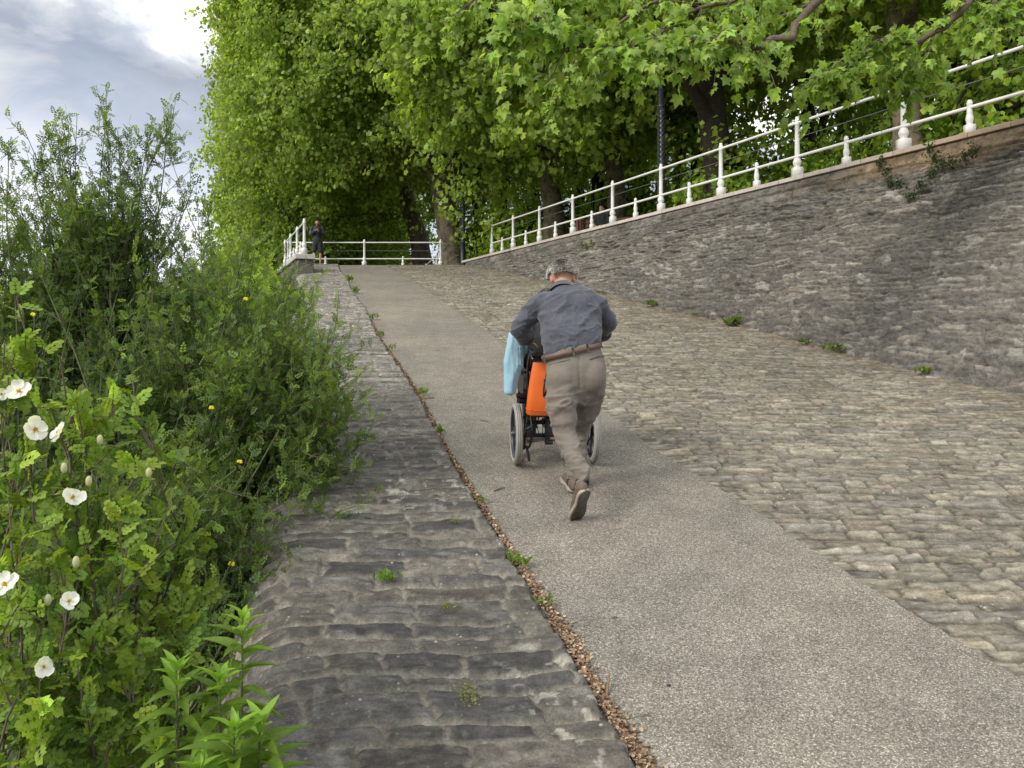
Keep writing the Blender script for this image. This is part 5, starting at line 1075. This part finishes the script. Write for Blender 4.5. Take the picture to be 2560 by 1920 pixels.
def standing_phone_man():
    b = P(793.7, 657, 30.4); b[2] = TOPZ - .0; s = 1.0
    yaw = math.radians(-12); f0 = A(math.sin(-yaw) * .9 + .0, -math.cos(yaw), 0); f0 = nrm(f0); sd = nrm(np.cross(f0, A(0, 0, 1))); q = lambda x, y, z: b + sd * x + f0 * y + A(0, 0, z)
    hc = q(0, .06, 1.66); fw = nrm(f0 - A(0, 0, .45)); up = nrm(np.cross(sd, fw)); up = up if up[2] > 0 else -up
    j = dict(hl=q(-.09, 0, .92), kl=q(-.11, .02, .50), al=q(-.11, -.02, .09), hr=q(.09, 0, .92), kr=q(.12, .05, .50), ar=q(.14, .0, .09))
    sl, el, wl = q(-.19, 0, 1.45), q(-.25, .03, 1.17), q(-.05, .27, 1.27); s2, e2, w2 = q(.19, 0, 1.45), q(.25, .03, 1.17), q(.07, .27, 1.29)
    parts = [tube([q(0, 0, .86), q(0, 0, .98), q(0, 0, 1.12), q(0, .01, 1.32), q(0, 0, 1.44), q(0, .01, 1.5)], [(.14, .10), (.155, .11), (.135, .095), (.165, .11), (.15, .085), (.06, .06)], 18, side=sd), tube([q(0, 0, 1.46), q(0, .02, 1.56), hc - up * .03], [.06, .055, .055], 12)]
    parts += [leg_tube(j['hl'], j['kl'], j['al'], [.08, .07, .052, .05, .034]), leg_tube(j['hr'], j['kr'], j['ar'], [.08, .07, .052, .05, .034])]
    for s_, e, w, sg in ((sl, el, wl, -1), (s2, e2, w2, 1)):
        parts.append(tube([s_, s_ * .5 + e * .5, e, e * .5 + w * .5, w], [.052, .045, .038, .034, .025], 12)); parts += hand(w, (q(0, .33, 1.32) - w), A(0, 0, 1) + f0 * -.3, -sd * sg * -1 * -1, .7)
    for a in (j['al'], j['ar']): parts.append(tube([a, a + A(0, 0, -.05), a + f0 * .15 + A(0, 0, -.06)], [.034, .036, .026], 10))
    parts += head_parts(hc, sd, fw, up)
    V, F, N = union(parts, .011, 3); root = mk('person', V, F, M_['skin'], origin=b); tag(root, 'young man in black jacket and shorts standing by the railing looking at a phone', 'person')
    face_extras(hc, sd, fw, up, 1, root); hair_mesh(hc, sd, fw, up, 1.06, (.015, .013, .012), root, 2500, .03, .62, 5, -.1)
    jk = [tube([q(0, 0, .90), q(0, 0, 1.0), q(0, 0, 1.14), q(0, .01, 1.32), q(0, 0, 1.44), q(0, .0, 1.53)], [(.165, .125), (.17, .13), (.158, .12), (.19, .135), (.165, .10), (.07, .07)], 22, side=sd)]
    for s_, e, w in ((sl, el, wl), (s2, e2, w2)): jk.append(tube([s_, s_ * .5 + e * .5, e, e * .5 + w * .5, w * .9 + e * .1], [.075, .066, .06, .052, .042], 14))
    V, F, N = union(jk, .012, 3); V = fold(V, N, .012, 6, 10, 3); jo = mk('jacket', V, F, M_['dblue'], root)
    for s_, e in ((sl, el), (s2, e2)):
        o_ = nrm(s_ - q(0, 0, 1.44)) * .07; mb = MB(); mb.tube([s_ + o_ * 1.05, (s_ + e) / 2 + o_ * .95, e + o_ * .85], .008, 5); mb.build('sleeve_stripe', M_['lampgrey'], jo)
    sh_ = [tube([q(0, 0, .98), q(0, 0, .84)], [(.17, .13), (.17, .125)], 20, side=sd), leg_tube(j['hl'], (j['hl'] + j['kl']) / 2, j['kl'] + A(0, 0, .03), [.105, .105, .102, .098, .095]), leg_tube(j['hr'], (j['hr'] + j['kr']) / 2, j['kr'] + A(0, 0, .03), [.105, .105, .102, .098, .095])]
    V, F, N = union(sh_, .012, 3); V = fold(V, N, .008, 8, 6, 4); mk('shorts', V, F, M_['bfabric'], root)
    for a, x in ((j['al'], -.11), (j['ar'], .14)):
        hl = a + f0 * -.07; hl[2] = TOPZ + .004; shoe(root, hl + f0 * .27 + sd * (.03 if x > 0 else -.03), hl, sd, A(0, 0, 1), a, 'bfabric')
    p = q(.01, .36, 1.36); mb = MB(); mb.box(p, (.075, .01, .15), np.stack([sd, nrm(f0 * .8 + A(0, 0, -.55)), nrm(A(0, 0, .8) + f0 * .55)], -1), bev=.003); tag(mb.build('phone', M_['phone'], None, origin=p), 'smartphone held up in the hands of the standing young man', 'phone')

def seated(px, py, Y, zseat, face, label, topmat, lowmat, haircol, standing=False):
    b = P(px, py, Y); b[2] = zseat; f0 = nrm(A(*face, 0)); sd = nrm(np.cross(f0, A(0, 0, 1))); q = lambda x, y, z: b + sd * x + f0 * y + A(0, 0, z)
    hc = q(0, .05, .72); up = A(0, 0, 1.)
    parts = [tube([q(0, 0, 0), q(0, 0, .1), q(0, .01, .25), q(0, .02, .44), q(0, .01, .54), q(0, .02, .62)], [(.15, .11), (.16, .11), (.14, .1), (.165, .11), (.13, .08), (.055, .055)], 16, side=sd)] + head_parts(hc, sd, f0, up)
    legs = []
    for sg in (-1, 1): legs.append((q(sg * .09, .02, .02), q(sg * .11, .44, .06), q(sg * .11, .46, -.36)))
    arms = [(q(sg * .18, 0, .5), q(sg * .23, .06, .26), q(sg * .10, .28, .18), sg) for sg in (-1, 1)]
    for h, k, a in legs: parts += [leg_tube(h, k, a, [.08, .07, .052, .05, .034]), tube([a, a + A(0, 0, -.05), a + f0 * .15 + A(0, 0, -.07)], [.034, .034, .026], 10)]
    for s_, e, w, sg in arms: parts.append(tube([s_, (s_ + e) / 2, e, (e + w) / 2, w], [.052, .045, .038, .034, .025], 12)); parts += hand(w, f0 * .8 + sd * -sg * .4 + A(0, 0, -.3), A(0, 0, -1), -sd * sg, .5)
    V, F, N = union(parts, .012, 3); root = mk('person', V, F, M_['skin'], origin=b); tag(root, label, 'person'); hair_mesh(hc, sd, f0, up, 1.08, haircol, root, 1500, .05, .5, 8, -.45); face_extras(hc, sd, f0, up, 1, root)
    jk = [tube([q(0, 0, 0), q(0, 0, .12), q(0, .01, .25), q(0, .02, .44), q(0, .01, .54), q(0, .01, .59)], [(.17, .13), (.175, .13), (.165, .12), (.19, .13), (.155, .1), (.08, .08)], 18, side=sd)] + [tube([s_, (s_ + e) / 2, e, (e + w) / 2, w], [.072, .062, .056, .048, .04], 12) for s_, e, w, sg in arms]
    V, F, N = union(jk, .013, 3); V = fold(V, N, .01, 7, 9, 3); mk('jacket', V, F, M_[topmat], root)
    lt = [tube([q(0, -.02, .05), q(0, .06, .02)], [(.17, .12), (.17, .1)], 16, side=sd)] + [leg_tube(h, k, a, [.1, .09, .075, .07, .055]) for h, k, a in legs]
    V, F, N = union(lt, .013, 3); mk('trousers', V, F, M_[lowmat], root)
    return root
def bench(c, face, label):
    f0 = nrm(A(*face, 0)); sd = nrm(np.cross(f0, A(0, 0, 1))); R = np.stack([sd, f0, A(0, 0, 1.)], -1); c = np.array(c, float); root = thing('bench', tuple(c), label, 'bench')
    q = lambda x, y, z: c + sd * x + f0 * y + A(0, 0, z)
    mb = MB(); [mb.box(q(0, y, .43), (1.6, .09, .035), R, bev=.004) for y in (-.16, -.05, .06, .17)]; mb.build('seat', M_['woodslat'], root, smooth=False)
    mb = MB(); [mb.box(q(0, -.24 - .03 * k, .58 + .13 * k), (1.6, .03, .09), R, bev=.004) for k in range(3)]; mb.build('backrest', M_['woodslat'], root, smooth=False)
    for x in (-.65, .65): mb = MB(); mb.tube([q(x, .2, 0), q(x, .18, .4), q(x, -.2, .4), q(x, -.32, .88)], .022, 6); mb.tube([q(x, -.18, .4), q(x, -.24, 0)], .022, 6); mb.build('leg', M_['bmetal'], root)

# ------------------------------------------------------------------ wheelchair
def wheelchair():
    O = A(.325, 6.10, 0); O[2] = SL * O[1] + .004; F_ = nrm(A(-.12, 1, SL)); Rr = nrm(A(1, .12, 0)); U = np.cross(Rr, F_)
    q = lambda r, f, u: O + Rr * r + F_ * f + U * u; RM = np.stack([Rr, F_, U], -1)
    root = thing('wheelchair', tuple(O), 'black transit wheelchair with grey tyres being pushed up the path', 'wheelchair')
    def ring(c, rad, tr, n=44, m=12, sy=1.0):
        a = np.arange(n) / n * 2 * math.pi; b = np.arange(m) / m * 2 * math.pi; d = F_[None] * np.cos(a)[:, None] + U[None] * np.sin(a)[:, None]
        V = c + d[:, None] * (rad + tr * np.cos(b))[None, :, None] + Rr * (tr * sy * np.sin(b))[None, :, None]; i = np.arange(n)[:, None]; j = np.arange(m)[None]; i2 = (i + 1) % n; j2 = (j + 1) % m
        return V.reshape(-1, 3), np.stack([i * m + j, i2 * m + j, i2 * m + j2, i * m + j2], -1).reshape(-1, 4)
    WR = .237
    for sg in (-1, 1):
        c = q(sg * .30, 0, WR); mb = MB(); mb.add(*ring(c, WR - .024, .024, 56, 14, 1.15)); [mb.add(*ring(c + Rr * k * .013, WR + .0005, .0022, 56, 5)) for k in (-1, 0, 1)]; w = thing('rear_wheel', tuple(c), None, None) if False else None
        w = mb.build('wheel', M_['rubber'], root)
        mb = MB(); mb.add(*ring(c, WR - .05, .010, 48, 8, 2.2)); mb.tube([c - Rr * .03, c + Rr * .03], .022, 12, cap=.2)
        for k in range(8):
            a = k * math.pi / 4; d = F_ * math.cos(a) + U * math.sin(a); mb.tube([c + d * .015, c + d * (WR - .055)], [(.009, .016), (.006, .012)], 8)
        mb.build('rim', M_['plastic'], w)
        mb = MB(); mb.tube([c + Rr * sg * .034, c + Rr * sg * .036], .012, 10, cap=.2); mb.build('hub_cap', M_['chrome'], w)
        # small front caster
        c = q(sg * .24, .52, .085); mb = MB(); mb.add(*ring(c, .062, .021, 28, 10, .9)); w = mb.build('caster', M_['rubber'], root)
        mb = MB(); mb.tube([c - Rr * .02, c + Rr * .02], .03, 12); mb.tube([c + Rr * .026, q(sg * .24 + .02, .50, .2)], .008, 6); mb.tube([c - Rr * .026, q(sg * .24 - .02, .50, .2)], .008, 6); mb.tube([q(sg * .24, .50, .19), q(sg * .24, .49, .30)], .016, 8); mb.build('fork', M_['bmetal'], w)
        # side frame
        mb = MB(); mb.tube([q(sg * .225, -.24, .93), q(sg * .225, -.14, .935), q(sg * .225, -.07, .88), q(sg * .225, -.03, .55), q(sg * .225, 0, .47)], .012, 8)
        mb.tube([q(sg * .225, 0, .47), q(sg * .225, .40, .50)], .012, 8); mb.tube([q(sg * .225, .0, .48), q(sg * .235, .0, .12)], .012, 8); mb.tube([q(sg * .225, 0, .25), q(sg * .225, .48, .27)], .011, 8)
        mb.tube([q(sg * .225, .40, .50), q(sg * .23, .50, .30), q(sg * .20, .66, .12)], .012, 8); mb.tube([q(sg * .225, -.03, .62), q(sg * .24, .02, .70), q(sg * .24, .34, .70), q(sg * .235, .38, .5)], .01, 8)
        mb.tube([q(sg * .215, -.0, .13), q(sg * .215, -.16, .07)], .011, 8); mb.tube([q(sg * .20, -.06, .40), q(sg * .195, -.13, .30), q(sg * .20, -.10, .18), q(sg * .215, -.03, .12)], .009, 7)
        mb.box(q(sg * .25, .0, .16), (.018, .05, .10), RM); mb.box(q(sg * .245, -.02, .33), (.012, .04, .09), RM)
        mb.build('side_frame', M_['bmetal'], root)
        mb = MB(); mb.tube([q(sg * .225, -.30, .93), q(sg * .225, -.17, .933)], .018, 10); [mb.tube([q(sg * .225, -.30 + k * .018, .93), q(sg * .225, -.294 + k * .018, .93)], .0205, 10) for k in range(7)]; mb.build('push_grip', M_['plastic'], root)
        mb = MB(); mb.tube([q(sg * .225, -.18, .915), q(sg * .228, -.23, .895), q(sg * .228, -.30, .885)], .005, 6); mb.tube([q(sg * .228, -.16, .92), q(sg * .235, -.06, .75), q(sg * .22, -.05, .45), q(sg * .24, 0, .2)], .0035, 5); mb.build('brake_lever', M_['chrome'], root)
        mb = MB(); mb.box(q(sg * .245, .18, .715), (.05, .30, .03), RM, bev=.008); mb.build('armrest', M_['bfabric'], root)
        mb = MB(); mb.box(q(sg * .245, .16, .60), (.008, .30, .17), RM); mb.box(q(sg * .27, -.03, .545), (.075, .05, .03), RM); mb.box(q(sg * .262, -.03, .505), (.05, .045, .035), RM); mb.build('side_guard', M_['plastic'], root)
        mb = MB(); mb.box(q(sg * .11, .72, .10), (.17, .14, .012), RM); mb.build('footrest', M_['plastic'], root)
        mb = MB(); mb.add(*ring(q(sg * .258, .0, WR), .045, .006, 24, 6)); mb.box(q(sg * .262, -.09, .30), (.01, .02, .16), RM); mb.build('brake_drum', M_['chrome'], root)
    mb = MB(); V = []
    for u, f, w in ((.48, .0, .20), (.6, -.035, .205), (.75, -.055, .205), (.88, -.07, .2)): 
        for k in np.linspace(-1, 1, 9): V.append(q(w * k, f - .012 * (1 - k * k) , u))
    V = np.array(V); n = len(V); mb.add(V, grid_faces(4, 9)); mb.add(V + F_ * .02, grid_faces(4, 9)[:, ::-1]); mb.box(q(0, -.065, .88), (.42, .035, .03), RM); mb.build('backrest', M_['bfabric'], root)
    mb = MB(); mb.box(q(0, .22, .485), (.43, .42, .045), RM, bev=.015); mb.build('seat', M_['bfabric'], root)
    for u in (.385, .33, .225):
        mb = MB(); mb.box(q(0, -.02, u), (.45, .02, .028), RM); mb.build('crossbar', M_['bmetal'], root)
    mb = MB(); mb.tube([q(-.2, .1, .24), q(.2, .14, .47)], .011, 8); mb.tube([q(.2, .1, .24), q(-.2, .14, .47)], .011, 8); mb.box(q(-.06, -.025, .27), (.035, .03, .20), RM); mb.box(q(-.045, -.03, .17), (.06, .03, .03), RM); mb.tube([q(-.17, -.025, .22), q(-.10, -.02, .47)], .006, 6); mb.build('cross_brace', M_['bmetal'], root)
    for k, x in enumerate((-.17, -.14, -.115, -.02)):
        mb = MB(); mb.tube([q(x, -.03, .47), q(x + .015 * (-1) ** k, -.035, .35), q(x + .02, -.03, .23)], .0028, 5); mb.build('cable', M_['bmetal'], root)
    # tote bag on the back
    bg = thing('tote_bag', tuple(q(-.02, -.13, .5)), 'bright orange leather tote bag hanging from the back of the wheelchair', 'bag')
    ys = [(.425, .205, .055), (.44, .222, .068), (.55, .214, .066), (.70, .197, .048), (.82, .178, .024), (.83, .176, .02)]; V = []; m = 40; a = np.arange(m) / m * 2 * math.pi
    sx = np.sign(np.cos(a)) * np.abs(np.cos(a)) ** .45; sy = np.sign(np.sin(a)) * np.abs(np.sin(a)) ** .7
    for u, w, t in ys: V.append(q(-.025, -.145, u) + Rr * (w * sx)[:, None] + F_ * (t * sy * (1 + .12 * np.sin(a * 3 + u * 9)))[:, None])
    V = np.concatenate(V); mb = MB(); mb.add(V, [grid_faces(len(ys), m, True), np.arange(m)[::-1][None]]); mb.build('bag_body', M_['orange'], bg)
    mb = MB(); mb.tube(np.vstack([q(-.025, -.147, .475) + Rr * (.222 * sx)[:, None] + F_ * (.071 * sy)[:, None]])[list(range(m)) + [0]], .0025, 5, cap=False); mb.build('seam', M_['orange'], bg)
    mb = MB(); mb.add(V[-m:] * 1, np.arange(m)[None]); mb.build('bag_opening', M_['bfabric'], bg)
    for f, x in ((-.215, 0), (-.09, 0)):
        mb = MB(); mb.tube([q(-.10, f - .002, .66), q(-.125, f - .02, .58), q(-.13, f - .03, .66), q(-.11, f - .01, .74), q(-.09, f, .86), q(0, f + .03, .90), q(.075, f, .86), q(.085, f - .02, .74), q(.075, f - .005, .66)], .007, 6); mb.box(q(-.10, f - .004, .70), (.055, .008, .03), RM); mb.box(q(.075, f - .01, .70), (.03, .008, .05), RM); mb.build('handle', M_['bfabric'], bg)
    # pale blue knitted garment slung over the left side
    c = [P(1290, 829, 5.90), P(1291, 840, 5.86), P(1289, 866, 5.84), P(1285, 905, 5.83), P(1279, 950, 5.82), P(1275, 984, 5.81)]
    V, F, N = union([tube(c, [(.04, .03), (.058, .035), (.066, .038), (.069, .040), (.057, .040), (.046, .036)], 22, side=Rr, cap=.15), tube([P(1276, 838, 5.88), P(1290, 830, 5.9), P(1302, 842, 5.92)], [.02, .028, .02], 12), tube([P(1300, 850, 5.9), P(1306, 868, 5.88), P(1300, 915, 5.88)], [.02, .03, .01], 12)], .007, 2)
    V = wrinkle(V, N, .014, 4, (1.6, .5, .5), 44); V = wrinkle(V, N, .005, 9, (1.5, .5, .5), 45); tag(mk('jumper', V, F, M_['blue'], None, origin=c[0]), 'light blue knitted jumper slung over the left side of the wheelchair', 'jumper')
    # the person being pushed
    rd = seated(1280, 0, 6.3, 0, (-.12, 1), 'person in dark clothes sitting in the wheelchair, mostly hidden by the pushing man', 'bfabric', 'dblue', (.3, .28, .25)) if False else None
    return q
def occupant(q):
    b = q(0, .17, .52); global P
    P0 = P; P = lambda *a: b.copy()
    try: seated(0, 0, 0, b[2], (-.12, 1), 'person in black sitting in the wheelchair, almost hidden behind the pushing man', 'bfabric', 'dblue', (.3, .28, .25))
    finally: P = P0

# ------------------------------------------------------------------ build
ground_and_path(); cobbles(); strip_wall(); big_wall(); all_railings(); street_things()
pushing_man(); occupant(wheelchair()); standing_phone_man()
seated(1030, 640, 36.5, TOPZ - .1 + .0, (-.2, -1), 'person in a pale top sitting beyond the platform railing, seen through the handrail', 'pale', 'dblue', (.12, .06, .03))
bench((float(P(1030, 640, 36.5)[0]), 36.4, TOPZ - .57), (-.2, -1), 'bench under the person in the pale top beyond the railing')
seated(1093, 640, 35.0, TOPZ - .15, (-.6, -1), 'person in dark blue sitting beside the last post of the platform railing', 'dblue', 'bfabric', (.1, .05, .03))
bench((float(P(1093, 640, 35.0)[0]), 34.9, TOPZ - .6), (-.6, -1), 'bench under the person in dark blue beside the last platform post')
seated(1506, 550, 24.0, WTZ + .33, (-.5, -.8), 'person in black sitting on a bench behind the long railing', 'bfabric', 'bfabric', (.05, .03, .02))
bench((float(P(1506, 550, 24.0)[0]), 23.9, WTZ - .12), (-.5, -.8), 'bench under the person in black behind the long railing')
small_growth(); bank_shrubs(); trees(); near_branch()
for o in S.objects:
    if '_org' in o: del o['_org']
